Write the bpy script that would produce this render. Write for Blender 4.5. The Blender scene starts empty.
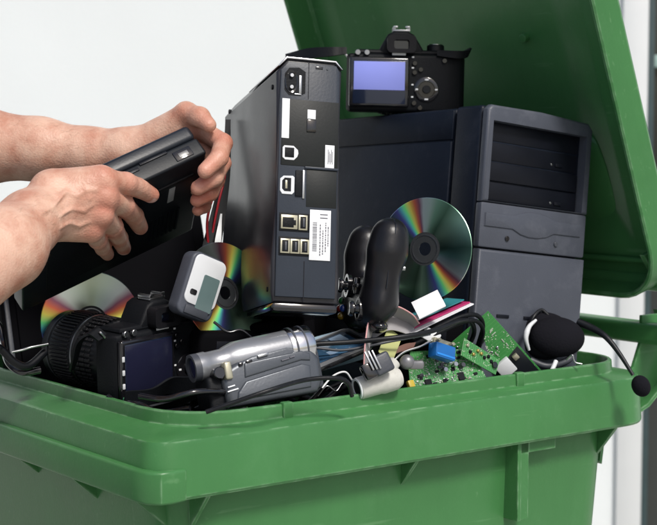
import bpy, bmesh, math, random
import numpy as np
from mathutils import Matrix, Vector, Euler
random.seed(7)
R_ = math.radians
scene = bpy.context.scene
COL = scene.collection

# ------------------------------------------------------------------ camera, sky, sun, exposure
ZC = 1.352                       # camera height
TH = math.atan((262.5 - 142) / 1520.)
cam_d = bpy.data.cameras.new('camera')
cam = bpy.data.objects.new('camera', cam_d); COL.objects.link(cam)
cam.location = (0, 0, ZC); cam.rotation_euler = (math.pi / 2 - TH, 0, 0)
cam_d.sensor_width = 36; cam_d.lens = 1520. / 657 * 36
cam_d.clip_start = .05; cam_d.clip_end = 500
cam_d.dof.use_dof = True; cam_d.dof.focus_distance = 1.66; cam_d.dof.aperture_fstop = 11
scene.camera = cam
SUN_EL, SUN_AZ = 50, 150          # azimuth clockwise from +Y
w = bpy.data.worlds.new('World'); scene.world = w; w.use_nodes = True
nt = w.node_tree; bg = nt.nodes['Background']
sky = nt.nodes.new('ShaderNodeTexSky'); sky.sky_type = 'NISHITA'; sky.sun_disc = False
sky.sun_elevation = R_(SUN_EL); sky.sun_rotation = R_(SUN_AZ); sky.air_density = 1.0; sky.dust_density = 3.5
nt.links.new(sky.outputs[0], bg.inputs[0]); bg.inputs[1].default_value = .10
sl = bpy.data.lights.new('sun', 'SUN'); sl.energy = 2.5; sl.angle = R_(12); sl.color = (1, .965, .91)
so = bpy.data.objects.new('sun', sl); COL.objects.link(so)
sv = Vector((math.cos(R_(SUN_EL)) * math.sin(R_(SUN_AZ)), math.cos(R_(SUN_EL)) * math.cos(R_(SUN_AZ)), math.sin(R_(SUN_EL))))
so.rotation_euler = sv.to_track_quat('Z', 'Y').to_euler()
scene.view_settings.view_transform = 'Standard'; scene.view_settings.look = 'None'
scene.view_settings.exposure = 0.27; scene.view_settings.gamma = 1

FW = Vector((0, math.cos(TH), -math.sin(TH))); UP = Vector((0, math.sin(TH), math.cos(TH)))
def at(px, py, d):                # a point d metres in front of the camera
    return Vector((0, 0, ZC)) + d * (FW + Vector((1, 0, 0)) * (px - 328.5) / 1520. - UP * (py - 262.5) / 1520.)
def frame(o, x, z):               # pose from an origin, a point along X and a point roughly along Z
    X = (x - o).normalized(); Z = (z - o); Z = (Z - X * Z.dot(X)).normalized(); Y = Z.cross(X)
    return Matrix((( X.x, Y.x, Z.x, o.x), (X.y, Y.y, Z.y, o.y), (X.z, Y.z, Z.z, o.z), (0, 0, 0, 1)))
def axes(o, X, Z):
    return frame(o, o + X, o + Z)

# ------------------------------------------------------------------ materials
MATS = {}
def mat(name, col, rough=.5, metal=0., var=.12, vs=18., bump=.04, bs=350., coat=0., spec=.5, dirt=None, aniso=0.):
    if name in MATS: return MATS[name]
    m = bpy.data.materials.new(name); m.use_nodes = True; MATS[name] = m
    n = m.node_tree.nodes; l = m.node_tree.links; p = n['Principled BSDF']
    tc = n.new('ShaderNodeTexCoord')
    no = n.new('ShaderNodeTexNoise'); no.inputs['Scale'].default_value = vs; no.inputs['Detail'].default_value = 6
    l.new(tc.outputs['Object'], no.inputs['Vector'])
    mr = n.new('ShaderNodeMapRange'); mr.inputs[1].default_value = .3; mr.inputs[2].default_value = .7
    mr.inputs[3].default_value = 1 - var; mr.inputs[4].default_value = 1 + var
    l.new(no.outputs[0], mr.inputs[0])
    mx = n.new('ShaderNodeVectorMath'); mx.operation = 'SCALE'; mx.inputs[0].default_value = col[:3]
    l.new(mr.outputs[0], mx.inputs['Scale'])
    cout = mx.outputs[0]
    if dirt:
        n2 = n.new('ShaderNodeTexNoise'); n2.inputs['Scale'].default_value = dirt[1]; n2.inputs['Detail'].default_value = 8; n2.inputs['Roughness'].default_value = .7
        l.new(tc.outputs['Object'], n2.inputs['Vector'])
        r2 = n.new('ShaderNodeMapRange'); r2.inputs[1].default_value = .52; r2.inputs[2].default_value = .75; r2.inputs[4].default_value = dirt[2]
        l.new(n2.outputs[0], r2.inputs[0])
        mm = n.new('ShaderNodeMix'); mm.data_type = 'RGBA'; mm.inputs[7].default_value = (*dirt[0], 1)
        l.new(r2.outputs[0], mm.inputs[0]); l.new(cout, mm.inputs[6]); cout = mm.outputs[2]
    l.new(cout, p.inputs['Base Color'])
    rr = n.new('ShaderNodeMapRange'); rr.inputs[3].default_value = max(.02, rough - .07); rr.inputs[4].default_value = rough + .07
    l.new(no.outputs[0], rr.inputs[0]); l.new(rr.outputs[0], p.inputs['Roughness'])
    p.inputs['Metallic'].default_value = metal; p.inputs['Specular IOR Level'].default_value = spec
    p.inputs['Coat Weight'].default_value = coat; p.inputs['Coat Roughness'].default_value = .1
    if bump:
        nb = n.new('ShaderNodeTexNoise'); nb.inputs['Scale'].default_value = bs; nb.inputs['Detail'].default_value = 3
        l.new(tc.outputs['Object'], nb.inputs['Vector'])
        b = n.new('ShaderNodeBump'); b.inputs['Strength'].default_value = min(1, bump * 4); b.inputs['Distance'].default_value = .0006
        l.new(nb.outputs[0], b.inputs['Height']); l.new(b.outputs[0], p.inputs['Normal'])
    return m

def bin_mat():
    m = mat('green_plastic', (.050, .176, .056), .34, spec=.34, var=.10, vs=6, bump=.06, bs=260, dirt=((.12, .27, .13), 14, .16))
    n = m.node_tree.nodes; l = m.node_tree.links; p = n['Principled BSDF']
    # fine pale scratches of the worn plastic
    tc = n.new('ShaderNodeTexCoord'); src = p.inputs['Base Color'].links[0].from_socket
    acc = src
    for scl, lo_, hi_, amt, colr in (((50, 50, 2.0), .50, .75, .16, (.034, .125, .040, 1)), ((7, 190, 80), .65, .74, .30, (.16, .32, .16, 1)), ((210, 9, 110), .70, .78, .25, (.17, .32, .17, 1))):
        mp = n.new('ShaderNodeMapping'); mp.inputs['Scale'].default_value = scl; mp.inputs['Rotation'].default_value = (.0, .0, .35) if scl[0] != scl[1] else (0, 0, 0)
        l.new(tc.outputs['Object'], mp.inputs[0])
        nn = n.new('ShaderNodeTexNoise'); nn.inputs['Scale'].default_value = 1; nn.inputs['Detail'].default_value = 5; l.new(mp.outputs[0], nn.inputs['Vector'])
        ms = n.new('ShaderNodeMapRange'); ms.inputs[1].default_value = lo_; ms.inputs[2].default_value = hi_; ms.inputs[4].default_value = amt
        l.new(nn.outputs[0], ms.inputs[0])
        mm = n.new('ShaderNodeMix'); mm.data_type = 'RGBA'; mm.inputs[7].default_value = colr
        l.new(ms.outputs[0], mm.inputs[0]); l.new(acc, mm.inputs[6]); acc = mm.outputs[2]
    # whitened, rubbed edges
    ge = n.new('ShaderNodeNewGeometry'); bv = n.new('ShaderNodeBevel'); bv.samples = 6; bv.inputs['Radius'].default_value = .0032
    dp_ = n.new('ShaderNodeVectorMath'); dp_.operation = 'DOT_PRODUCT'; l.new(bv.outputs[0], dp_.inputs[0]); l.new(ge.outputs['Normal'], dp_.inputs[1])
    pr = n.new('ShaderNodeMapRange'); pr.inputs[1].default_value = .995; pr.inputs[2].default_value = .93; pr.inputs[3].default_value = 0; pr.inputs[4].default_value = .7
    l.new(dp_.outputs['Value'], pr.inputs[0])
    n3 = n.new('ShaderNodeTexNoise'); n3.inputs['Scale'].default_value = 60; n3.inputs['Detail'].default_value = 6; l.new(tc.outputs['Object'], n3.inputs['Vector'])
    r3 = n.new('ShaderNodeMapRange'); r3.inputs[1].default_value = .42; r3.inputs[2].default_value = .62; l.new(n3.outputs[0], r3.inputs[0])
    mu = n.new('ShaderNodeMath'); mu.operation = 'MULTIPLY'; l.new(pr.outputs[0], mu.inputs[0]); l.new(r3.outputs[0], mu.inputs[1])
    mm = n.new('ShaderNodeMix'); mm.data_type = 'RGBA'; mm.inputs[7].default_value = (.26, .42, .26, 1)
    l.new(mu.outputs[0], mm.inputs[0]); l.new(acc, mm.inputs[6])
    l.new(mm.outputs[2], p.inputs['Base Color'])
    return m

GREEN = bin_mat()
BLK = mat('black_plastic', (.005, .006, .008), .42, spec=.3, var=.25, dirt=((.05, .05, .055), 40, .25))
BLKM = mat('matte_black_plastic', (.004, .005, .007), .58, spec=.2, var=.2, bump=.12, bs=500)
BLKG = mat('glossy_black', (.008, .008, .010), .12, coat=.6, bump=0)
RUB = mat('black_rubber', (.006, .006, .008), .55, spec=.25, bump=.1, bs=600)
FOAM = mat('black_foam', (.008, .008, .011), .95, bump=.3, bs=420, spec=.1)
NAVY = mat('navy_steel', (.006, .009, .017), .45, spec=.18, var=.1, bump=.05, dirt=((.05, .055, .07), 30, .2))
GREYP = mat('blue_grey_plastic', (.060, .067, .086), .42, spec=.35, var=.07, bump=.08, bs=700, dirt=((.16, .17, .2), 22, .3))
GREYD = mat('dark_grey_plastic', (.045, .05, .062), .45, var=.1, bump=.06)
BAY = mat('drive_bay_black', (.005, .006, .010), .4, spec=.2, bump=.04)
CONS = mat('console_side', (.022, .022, .027), .32, spec=.4, var=.12, bump=.03, dirt=((.08, .08, .085), 25, .25))
CONB = mat('console_back', (.022, .029, .042), .42, spec=.35, var=.1, bump=.05)
CHROME = mat('chrome', (.7, .7, .72), .16, metal=1, bump=0)
STEEL = mat('brushed_steel', (.45, .46, .47), .3, metal=1, bump=.02)
SILV = mat('silver_plastic', (.27, .28, .30), .3, metal=.55, var=.05, bump=.03)
SILD = mat('grey_silver_plastic', (.075, .084, .098), .34, metal=.35, var=.06, bump=.05)
WHITE = mat('white_plastic', (.62, .64, .66), .4, var=.05, bump=.02)
LABEL = mat('white_label', (.72, .74, .76), .55, var=.04, bump=.01)
INK = mat('label_ink', (.10, .10, .12), .6, bump=0)
BEIGE = mat('beige_port_metal', (.42, .40, .30), .35, metal=.6, bump=.02)
DEAD = mat('dull_black', (.004, .004, .005), .8, spec=.03, bump=0)
GOLD = mat('gold_metal', (.65, .45, .15), .3, metal=1, bump=0)
CREAM = mat('dirty_white_plastic', (.50, .50, .46), .5, var=.12, vs=60, bump=.06, dirt=((.3, .29, .26), 60, .6))
YEL = mat('olive_card', (.40, .42, .17), .6, bump=.03)
MAG = mat('magenta_card', (.45, .03, .14), .45, bump=.02)
TEAL = mat('teal_card', (.03, .22, .25), .45, bump=.02)
REDW = mat('red_wire', (.32, .012, .02), .4, bump=0)
BLUE = mat('blue_connector', (.008, .11, .36), .35, bump=.02)
PAPER = mat('white_card', (.70, .71, .74), .5, bump=.02)
RIBG = mat('grey_ribbon', (.30, .29, .30), .5, bump=.02)
LENSG = mat('lens_glass', (.01, .012, .03), .04, coat=1, bump=0)
SCRD = mat('dark_screen', (.008, .014, .035), .08, coat=.6, bump=0)
SCRB = mat('blue_screen', (.03, .075, .14), .12, coat=.5, bump=0, var=.5, vs=30)
SCRL = mat('lavender_reflection', (.26, .30, .78), .25, bump=0, var=.03)  # reflection on a switched-off screen, painted as an even lavender
PCBD = mat('solder_mask_dark', (.01, .012, .016), .3, bump=0)
CAPM = mat('capacitor_sleeve', (.04, .04, .05), .35, bump=0)

def pcb_mat(name, base, hi, sc):
    m = mat(name, base, .35, bump=0)
    n = m.node_tree.nodes; l = m.node_tree.links; p = n['Principled BSDF']; tc = n.new('ShaderNodeTexCoord')
    src = p.inputs['Base Color'].links[0].from_socket
    br = n.new('ShaderNodeTexBrick'); br.inputs['Scale'].default_value = sc; br.inputs['Mortar Size'].default_value = .012
    br.inputs['Color1'].default_value = (0, 0, 0, 1); br.inputs['Color2'].default_value = (0, 0, 0, 1); br.inputs['Mortar'].default_value = (1, 1, 1, 1)
    l.new(tc.outputs['Object'], br.inputs['Vector'])
    vo = n.new('ShaderNodeTexVoronoi'); vo.inputs['Scale'].default_value = sc * 3.3; vo.inputs['Randomness'].default_value = .7
    l.new(tc.outputs['Object'], vo.inputs['Vector'])
    lt = n.new('ShaderNodeMath'); lt.operation = 'LESS_THAN'; lt.inputs[1].default_value = .27; l.new(vo.outputs['Distance'], lt.inputs[0])
    nn = n.new('ShaderNodeTexNoise'); nn.inputs['Scale'].default_value = sc * .5; l.new(tc.outputs['Object'], nn.inputs['Vector'])
    gt = n.new('ShaderNodeMath'); gt.operation = 'GREATER_THAN'; gt.inputs[1].default_value = .5; l.new(nn.outputs[0], gt.inputs[0])
    mu = n.new('ShaderNodeMath'); mu.operation = 'MULTIPLY'; l.new(lt.outputs[0], mu.inputs[0]); l.new(gt.outputs[0], mu.inputs[1])
    m1 = n.new('ShaderNodeMix'); m1.data_type = 'RGBA'; m1.inputs[7].default_value = (*hi, 1)
    ml = n.new('ShaderNodeMath'); ml.operation = 'MULTIPLY'; ml.inputs[1].default_value = .45; l.new(br.outputs['Color'], ml.inputs[0])
    l.new(ml.outputs[0], m1.inputs[0]); l.new(src, m1.inputs[6])
    m2 = n.new('ShaderNodeMix'); m2.data_type = 'RGBA'; m2.inputs[7].default_value = (.5, .52, .45, 1)
    l.new(mu.outputs[0], m2.inputs[0]); l.new(m1.outputs[2], m2.inputs[6])
    l.new(m2.outputs[2], p.inputs['Base Color'])
    return m
PCB1 = pcb_mat('green_circuit_board', (.035, .21, .045), (.2, .5, .2), 120)
PCB2 = pcb_mat('dense_circuit_board', (.045, .21, .055), (.5, .62, .45), 150)

def disc_mat():
    m = bpy.data.materials.new('diffracting_disc'); m.use_nodes = True
    n = m.node_tree.nodes; l = m.node_tree.links; p = n['Principled BSDF']
    p.inputs['Metallic'].default_value = 1; p.inputs['Roughness'].default_value = .3
    p.inputs['Anisotropic'].default_value = .92
    tg = n.new('ShaderNodeTangent'); tg.direction_type = 'RADIAL'; tg.axis = 'Z'; l.new(tg.outputs[0], p.inputs['Tangent'])
    p.inputs['Anisotropic Rotation'].default_value = 0
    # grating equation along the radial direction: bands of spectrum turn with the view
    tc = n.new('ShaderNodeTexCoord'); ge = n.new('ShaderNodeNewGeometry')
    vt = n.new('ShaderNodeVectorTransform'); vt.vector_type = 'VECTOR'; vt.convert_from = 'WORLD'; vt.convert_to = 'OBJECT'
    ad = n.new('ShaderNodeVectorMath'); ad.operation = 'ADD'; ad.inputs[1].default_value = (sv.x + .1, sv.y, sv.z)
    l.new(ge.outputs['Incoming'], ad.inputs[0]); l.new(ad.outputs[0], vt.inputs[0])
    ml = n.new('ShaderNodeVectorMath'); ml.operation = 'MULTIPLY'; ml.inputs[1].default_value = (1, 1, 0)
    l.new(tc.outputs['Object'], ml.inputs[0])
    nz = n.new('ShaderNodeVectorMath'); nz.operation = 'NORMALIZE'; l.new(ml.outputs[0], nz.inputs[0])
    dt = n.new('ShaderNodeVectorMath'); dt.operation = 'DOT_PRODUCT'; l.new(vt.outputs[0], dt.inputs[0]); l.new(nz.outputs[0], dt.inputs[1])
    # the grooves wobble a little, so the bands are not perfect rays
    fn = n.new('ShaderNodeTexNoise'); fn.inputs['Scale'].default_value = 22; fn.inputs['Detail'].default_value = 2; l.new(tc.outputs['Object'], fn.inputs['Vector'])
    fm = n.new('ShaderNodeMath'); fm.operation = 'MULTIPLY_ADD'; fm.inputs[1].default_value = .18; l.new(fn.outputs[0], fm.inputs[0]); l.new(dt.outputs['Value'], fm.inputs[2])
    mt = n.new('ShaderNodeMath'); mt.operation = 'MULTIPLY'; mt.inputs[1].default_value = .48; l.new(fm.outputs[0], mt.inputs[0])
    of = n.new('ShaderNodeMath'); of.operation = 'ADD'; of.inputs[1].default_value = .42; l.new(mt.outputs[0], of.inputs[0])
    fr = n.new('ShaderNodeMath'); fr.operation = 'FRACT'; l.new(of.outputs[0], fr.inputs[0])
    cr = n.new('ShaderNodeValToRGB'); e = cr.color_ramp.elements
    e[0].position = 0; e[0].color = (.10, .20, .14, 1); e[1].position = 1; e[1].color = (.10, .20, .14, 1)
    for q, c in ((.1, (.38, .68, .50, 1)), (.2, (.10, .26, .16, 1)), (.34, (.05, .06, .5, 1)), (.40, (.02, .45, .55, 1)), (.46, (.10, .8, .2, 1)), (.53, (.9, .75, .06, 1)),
                 (.60, (.9, .14, .03, 1)), (.66, (.3, .05, .12, 1)), (.72, (.66, .72, .66, 1)), (.82, (.55, .70, .60, 1)), (.9, (.2, .45, .3, 1))):  # the whitish stops paint reflected sky into the base colour
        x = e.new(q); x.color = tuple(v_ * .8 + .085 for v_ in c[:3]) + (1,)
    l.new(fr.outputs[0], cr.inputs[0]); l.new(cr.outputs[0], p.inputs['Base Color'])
    return m
DISC = disc_mat()

# ------------------------------------------------------------------ mesh builder
class MB:
    def __init__(s): s.v = []; s.f = []; s.M = Matrix.Identity(4)
    def add(s, vs, fs, M=None):
        M = s.M @ M if M is not None else s.M
        k = len(s.v); s.v += [tuple(M @ Vector(p)) for p in vs]; s.f += [tuple(i + k for i in f) for f in fs]; return s
    def bm(s, b, M=None):
        b.verts.ensure_lookup_table()
        for i, q in enumerate(b.verts): q.index = i
        s.add([q.co[:] for q in b.verts], [[q.index for q in f.verts] for f in b.faces], M); b.free(); return s
    def box(s, c, size, bev=0., seg=2, rot=(0, 0, 0)):
        b = bmesh.new(); bmesh.ops.create_cube(b, size=1)
        bmesh.ops.scale(b, vec=size, verts=b.verts)
        if bev: bmesh.ops.bevel(b, geom=b.edges[:], offset=min(bev, min(size) * .49), segments=seg, profile=.5, affect='EDGES', clamp_overlap=True)
        return s.bm(b, Matrix.Translation(c) @ Euler(rot).to_matrix().to_4x4())
    def bx(s, x0, x1, y0, y1, z0, z1, bev=0., seg=2):
        return s.box(((x0 + x1) / 2, (y0 + y1) / 2, (z0 + z1) / 2), (abs(x1 - x0), abs(y1 - y0), abs(z1 - z0)), bev, seg)
    def prism(s, pts, z0, z1, bev=0., seg=2, M=None):
        b = bmesh.new(); vs = [b.verts.new((x, y, z0)) for x, y in pts]; f = b.faces.new(vs)
        r = bmesh.ops.extrude_face_region(b, geom=[f]); bmesh.ops.translate(b, vec=(0, 0, z1 - z0), verts=[g for g in r['geom'] if isinstance(g, bmesh.types.BMVert)])
        bmesh.ops.recalc_face_normals(b, faces=b.faces)
        if bev:
            ed = [e for e in b.edges if abs(e.verts[0].co.z - e.verts[1].co.z) < 1e-7]
            bmesh.ops.bevel(b, geom=ed, offset=bev, segments=seg, profile=.5, affect='EDGES', clamp_overlap=True)
        return s.bm(b, M)
    def lathe(s, prof, n=40, M=None, sy=1.):
        vs = []; fs = []
        for r, z in prof:
            for k in range(n):
                a = 2 * math.pi * k / n; vs.append((r * math.cos(a), r * math.sin(a) * sy, z))
        for i in range(len(prof) - 1):
            for k in range(n):
                a, b = i * n + k, i * n + (k + 1) % n; fs.append((a, b, b + n, a + n))
        if prof[0][0] > 1e-6: fs.append(tuple(range(n))[::-1])
        if prof[-1][0] > 1e-6: fs.append(tuple(range((len(prof) - 1) * n, len(prof) * n)))
        return s.add(vs, fs, M)
    def ring(s, r0, r1, z0, z1, n=48, M=None):
        return s.lathe_open([(r0, z0), (r1, z0), (r1, z1), (r0, z1), (r0, z0)], n, M)
    def lathe_open(s, prof, n=48, M=None):
        vs = []; fs = []
        for r, z in prof:
            for k in range(n):
                a = 2 * math.pi * k / n; vs.append((r * math.cos(a), r * math.sin(a), z))
        for i in range(len(prof) - 1):
            for k in range(n):
                a, b = i * n + k, i * n + (k + 1) % n; fs.append((a, b, b + n, a + n))
        return s.add(vs, fs, M)
    def cyl(s, p0, p1, r0, r1=None, n=28, bev=None):
        p0 = Vector(p0); p1 = Vector(p1); r1 = r0 if r1 is None else r1; L = (p1 - p0).length
        M = Matrix.Translation(p0) @ (p1 - p0).to_track_quat('Z', 'Y').to_matrix().to_4x4()
        b = min(r0, r1) * .12 if bev is None else bev
        return s.lathe([(r0 - b, 0), (r0, b), (r1, L - b), (r1 - b, L)] if b else [(r0, 0), (r1, L)], n, M)
    def sph(s, c, r, n=24, m=14, rot=(0, 0, 0)):
        r = (r, r, r) if not hasattr(r, '__len__') else r
        prof = [(math.sin(math.pi * i / m), -math.cos(math.pi * i / m)) for i in range(m + 1)]
        prof[0] = (0, -1); prof[-1] = (0, 1)
        M = Matrix.Translation(c) @ Euler(rot).to_matrix().to_4x4() @ Matrix.Diagonal((*r, 1))
        return s.lathe(prof, n, M)
    def tube(s, pts, r, n=10, sub=8, flat=1., closed=False):
        pts = [Vector(p) for p in pts]
        P = []
        if sub:
            q = [pts[0] * 2 - pts[1]] + pts + [pts[-1] * 2 - pts[-2]]
            for i in range(1, len(q) - 2):
                for k in range(sub):
                    t = k / sub; a, b, c, d = q[i - 1], q[i], q[i + 1], q[i + 2]
                    P.append(.5 * ((2 * b) + (c - a) * t + (2 * a - 5 * b + 4 * c - d) * t * t + (3 * b - a - 3 * c + d) * t ** 3))
            P.append(pts[-1])
        else: P = pts
        N = len(P); vs = []; fs = []; nv = None
        for i, p in enumerate(P):
            t = (P[min(i + 1, N - 1)] - P[max(i - 1, 0)]).normalized()
            if nv is None:
                nv = Vector((0, 0, 1)); nv = nv if abs(t.z) < .9 else Vector((1, 0, 0))
            nv = (nv - t * nv.dot(t)).normalized(); bv = t.cross(nv)
            rr = r(i / (N - 1)) if callable(r) else r
            for k in range(n):
                a = 2 * math.pi * k / n; vs.append(p + nv * rr * math.cos(a) * flat + bv * rr * math.sin(a))
        for i in range(N - 1):
            for k in range(n):
                a, b = i * n + k, i * n + (k + 1) % n; fs.append((a, b, b + n, a + n))
        fs.append(tuple(range(n))[::-1]); fs.append(tuple(range((N - 1) * n, N * n)))
        return s.add(vs, fs)
    def strip(s, pts, wv, th=.0006, sub=8):   # flat ribbon: centre line, width vectors
        q = [Vector(p) for p in pts]; W = [Vector(x) for x in wv]
        q = [q[0] * 2 - q[1]] + q + [q[-1] * 2 - q[-2]]; W = [W[0]] + W + [W[-1]]
        P = []; U = []
        for i in range(1, len(q) - 2):
            for k in range(sub):
                t = k / sub
                def cm(L): a, b, c, d = L[i - 1], L[i], L[i + 1], L[i + 2]; return .5 * ((2 * b) + (c - a) * t + (2 * a - 5 * b + 4 * c - d) * t * t + (3 * b - a - 3 * c + d) * t ** 3)
                P.append(cm(q)); U.append(cm(W))
        P.append(q[-2]); U.append(W[-2]); vs = []; fs = []
        N = len(P)
        for i in range(N):
            t = (P[min(i + 1, N - 1)] - P[max(i - 1, 0)]).normalized(); nn = t.cross(U[i]).normalized() * th
            h = U[i] * .5; vs += [P[i] - h - nn, P[i] + h - nn, P[i] + h + nn, P[i] - h + nn]
        for i in range(N - 1):
            for k in range(4):
                a, b = i * 4 + k, i * 4 + (k + 1) % 4; fs.append((a, b, b + 4, a + 4))
        fs.append((3, 2, 1, 0)); fs.append(tuple(range(4 * N - 4, 4 * N)))
        return s.add(vs, fs)
    def build(s, name, m, parent=None, smooth=38):
        me = bpy.data.meshes.new(name); me.from_pydata(s.v, [], s.f)
        b = bmesh.new(); b.from_mesh(me); bmesh.ops.recalc_face_normals(b, faces=b.faces); b.to_mesh(me); b.free()
        me.materials.append(m); me.shade_smooth(); me.set_sharp_from_angle(angle=R_(smooth))
        o = bpy.data.objects.new(name, me); COL.objects.link(o)
        if parent: o.parent = parent
        return o
def tag(o, label, cat, group=None, kind=None):
    if label: o['label'] = label
    if cat: o['category'] = cat
    if group: o['group'] = group
    if kind: o['kind'] = kind
    return o
def thing(name, M, label, cat, group=None):
    o = bpy.data.objects.new(name, None); COL.objects.link(o); o.empty_display_size = .05
    o.matrix_world = M; return tag(o, label, cat, group)
def copy_thing(o, M, label):
    c = o.copy(); COL.objects.link(c); c.matrix_world = M; c['label'] = label
    for ch in o.children:
        d = ch.copy(); COL.objects.link(d); d.parent = c
        for g in ch.children:
            e = g.copy(); COL.objects.link(e); e.parent = d
    return c
def rrect(x0, x1, y0, y1, r, n=8):
    out = []
    for cx, cy, a0 in ((x1 - r, y0 + r, -90), (x1 - r, y1 - r, 0), (x0 + r, y1 - r, 90), (x0 + r, y0 + r, 180)):
        for k in range(n + 1):
            a = R_(a0 + 90 * k / n); out.append((cx + r * math.cos(a), cy + r * math.sin(a)))
    return out

# ------------------------------------------------------------------ the setting: ground and house wall behind
def plain(name, col, rough=.8, sc=3., var=.06, bump=.3, bs=90):
    return mat(name, col, rough, var=var, vs=sc, bump=bump, bs=bs)
g = MB(); g.add([(-60, -60, 0), (60, -60, 0), (60, 60, 0), (-60, 60, 0)], [(0, 1, 2, 3)])
tag(g.build('ground', plain('paving', (.42, .42, .39), .85, 4, .15)), None, None, kind='structure')
YW = 4.4
PL = plain('white_render', (.70, .735, .745), .85, 2.2, .025)
WX0 = at(645, 200, YW).x          # window starts here
wl = MB(); wl.bx(-6, WX0, YW, YW + .3, 0, 3.6); wl.bx(WX0, WX0 + 1.3, YW, YW + .3, 2.35, 3.6); wl.bx(WX0 + 1.3, 6, YW, YW + .3, 0, 3.6)
tag(wl.build('house_wall', PL), 'white rendered house wall standing behind the green bin', 'wall')
pw = thing('glass_door', Matrix.Translation((WX0, YW, .0)), 'dark glazed door with a pale frame in the white wall at right', 'door')
FR = mat('window_frame_paint', (.62, .64, .65), .4, var=.01, bump=0)
f = MB(); f.bx(-.075, 0, -.018, -.003, 0, 2.35, .006); f.bx(1.3, 1.37, -.05, -.005, 0, 2.35, .006)
f.bx(-.075, 1.37, -.05, -.005, 2.35, 2.42, .006); f.build('frame', FR, pw)
f = MB(); f.bx(.0, .03, .04, .10, 0, 2.35, .003); f.bx(.63, .67, .04, .10, 0, 2.35, .003)
f.build('sash', mat('dark_teal_frame', (.03, .055, .06), .4), pw)
zb = at(650, 61, YW).z
f = MB(); f.bx(.03, .63, .045, .095, zb - .018, zb + .018, .004); f.bx(.67, 1.3, .045, .095, zb - .018, zb + .018, .004); f.build('glazing_bar', mat('pale_green_bar', (.32, .45, .42), .4), pw)
f = MB(); f.bx(0.03, 1.3, .068, .074, 0, 2.35); f.build('pane', mat('window_glass_dark', (.03, .034, .032), .08, bump=0, var=.3, vs=2), pw)
f = MB(); f.bx(0.0, 1.3, .2, .29, .05, .62); f.build('curtain', mat('brown_curtain', (.10, .07, .05), .8, var=.4, vs=6), pw)
f = MB(); f.bx(-.07, 1.36, -.09, .03, .001, .03, .006); f.build('threshold', FR, pw)

# ------------------------------------------------------------------ the bin
NX, NY, Z0, A = -.16787, 1.46067, 1.06, R_(37.4)
binM = Matrix.Translation((NX, NY, 0)) @ Matrix.Rotation(A, 4, 'Z')
def B(u, v, z): return binM @ Vector((u, v, z))
bn = thing('wheelie_bin', binM, 'large green plastic wheelie bin, lid thrown open, heaped with discarded electronics', 'bin')
def loop(x0, x1, y0, y1, rs, n=8, m=14):
    out = []
    C = ((x1, y0, -1, 1, -90), (x1, y1, -1, -1, 0), (x0, y1, 1, -1, 90), (x0, y0, 1, 1, 180))
    for (cx, cy, sx, sy, a0), r in zip(C, rs):
        for k in range(n + 1):
            a = R_(a0 + 90 * k / n); out.append((cx + sx * r + r * math.cos(a), cy + sy * r + r * math.sin(a)))
    res = []
    for i in range(4):
        seg = out[i * (n + 1):(i + 1) * (n + 1)]; nx = out[((i + 1) % 4) * (n + 1)]
        res += seg
        for k in range(1, m): res.append((seg[-1][0] + (nx[0] - seg[-1][0]) * k / m, seg[-1][1] + (nx[1] - seg[-1][1]) * k / m))
    return res
def rings(mb, rr, cap0=False, cap1=False):
    n = len(rr[0][0]); vs = []; fs = []
    for L, z in rr: vs += [(x, y, z(x, y) if callable(z) else z) for x, y in L]
    for i in range(len(rr) - 1):
        for k in range(n):
            a, b = i * n + k, i * n + (k + 1) % n; fs.append((a, b, b + n, a + n))
    if cap0: fs.append(tuple(range(n))[::-1])
    if cap1: fs.append(tuple(range((len(rr) - 1) * n, len(rr) * n)))
    mb.add(vs, fs)
RO = (.06, .05, .05, .026)
def O(d): return loop(d, .735 - d, d, .58 - d, [max(.006, r - d) for r in RO])
def Lp(d): return loop(.040 + d, .715 - d, .020 + d, .56 - d, [.07 - d, .07 - d, .07 - d, .075 - d])
def notch(x, y): return 0
m = MB()
rings(m, [(O(.010), Z0 - .054), (O(.0055), Z0 - .060), (O(-.0045), Z0 - .060), (O(-.0062), Z0 - .057), (O(-.0022), Z0 - .006), (O(-.0008), Z0 - .0018), (O(.0030), Z0),
          (Lp(-.0035), Z0 + .003), (Lp(-.0012), Z0 + .0045), (Lp(-.0002), Z0 + .0168), (Lp(.0010), Z0 + .018), (Lp(.0045), Z0 + .018), (Lp(.0055), Z0 + .016), (Lp(.006), Z0 - .03),
          (loop(.052, .70, .034, .55, (.06,) * 4), Z0 - .10), (loop(.12, .62, .07, .51, (.06,) * 4), .10)])
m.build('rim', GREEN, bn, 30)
m = MB()
rings(m, [(loop(.115, .625, .065, .515, (.06,) * 4), .04), (loop(.110, .630, .060, .520, (.06,) * 4), .07), (loop(.040, .690, .024, .556, (.05,) * 4), Z0 - .062), (loop(.036, .695, .020, .56, (.05,) * 4), Z0 - .030), (loop(.03, .71, .018, .565, (.05,) * 4), Z0 - .012)], True)
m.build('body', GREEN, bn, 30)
# grip ledge along the front skirt
m = MB()
m.prism([(-.0125, .030), (-.0095, .004), (.001, -.0075), (.014, -.0092), (.030, -.0066), (.034, -.001), (.004, .004), (-.002, .02), (-.002, .58), (-.0135, .575)], Z0 - .0615, Z0 - .028, .0035, 3)
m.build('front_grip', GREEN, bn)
# raised notches on the lip
for u0, u1 in ((.165, .172), (.505, .512)): m = MB(); m.bx(u0, u1 + .006, .0165, .0255, Z0 + .002, Z0 + .0200, .002); m.build('lip_notch', GREEN, bn)
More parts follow.
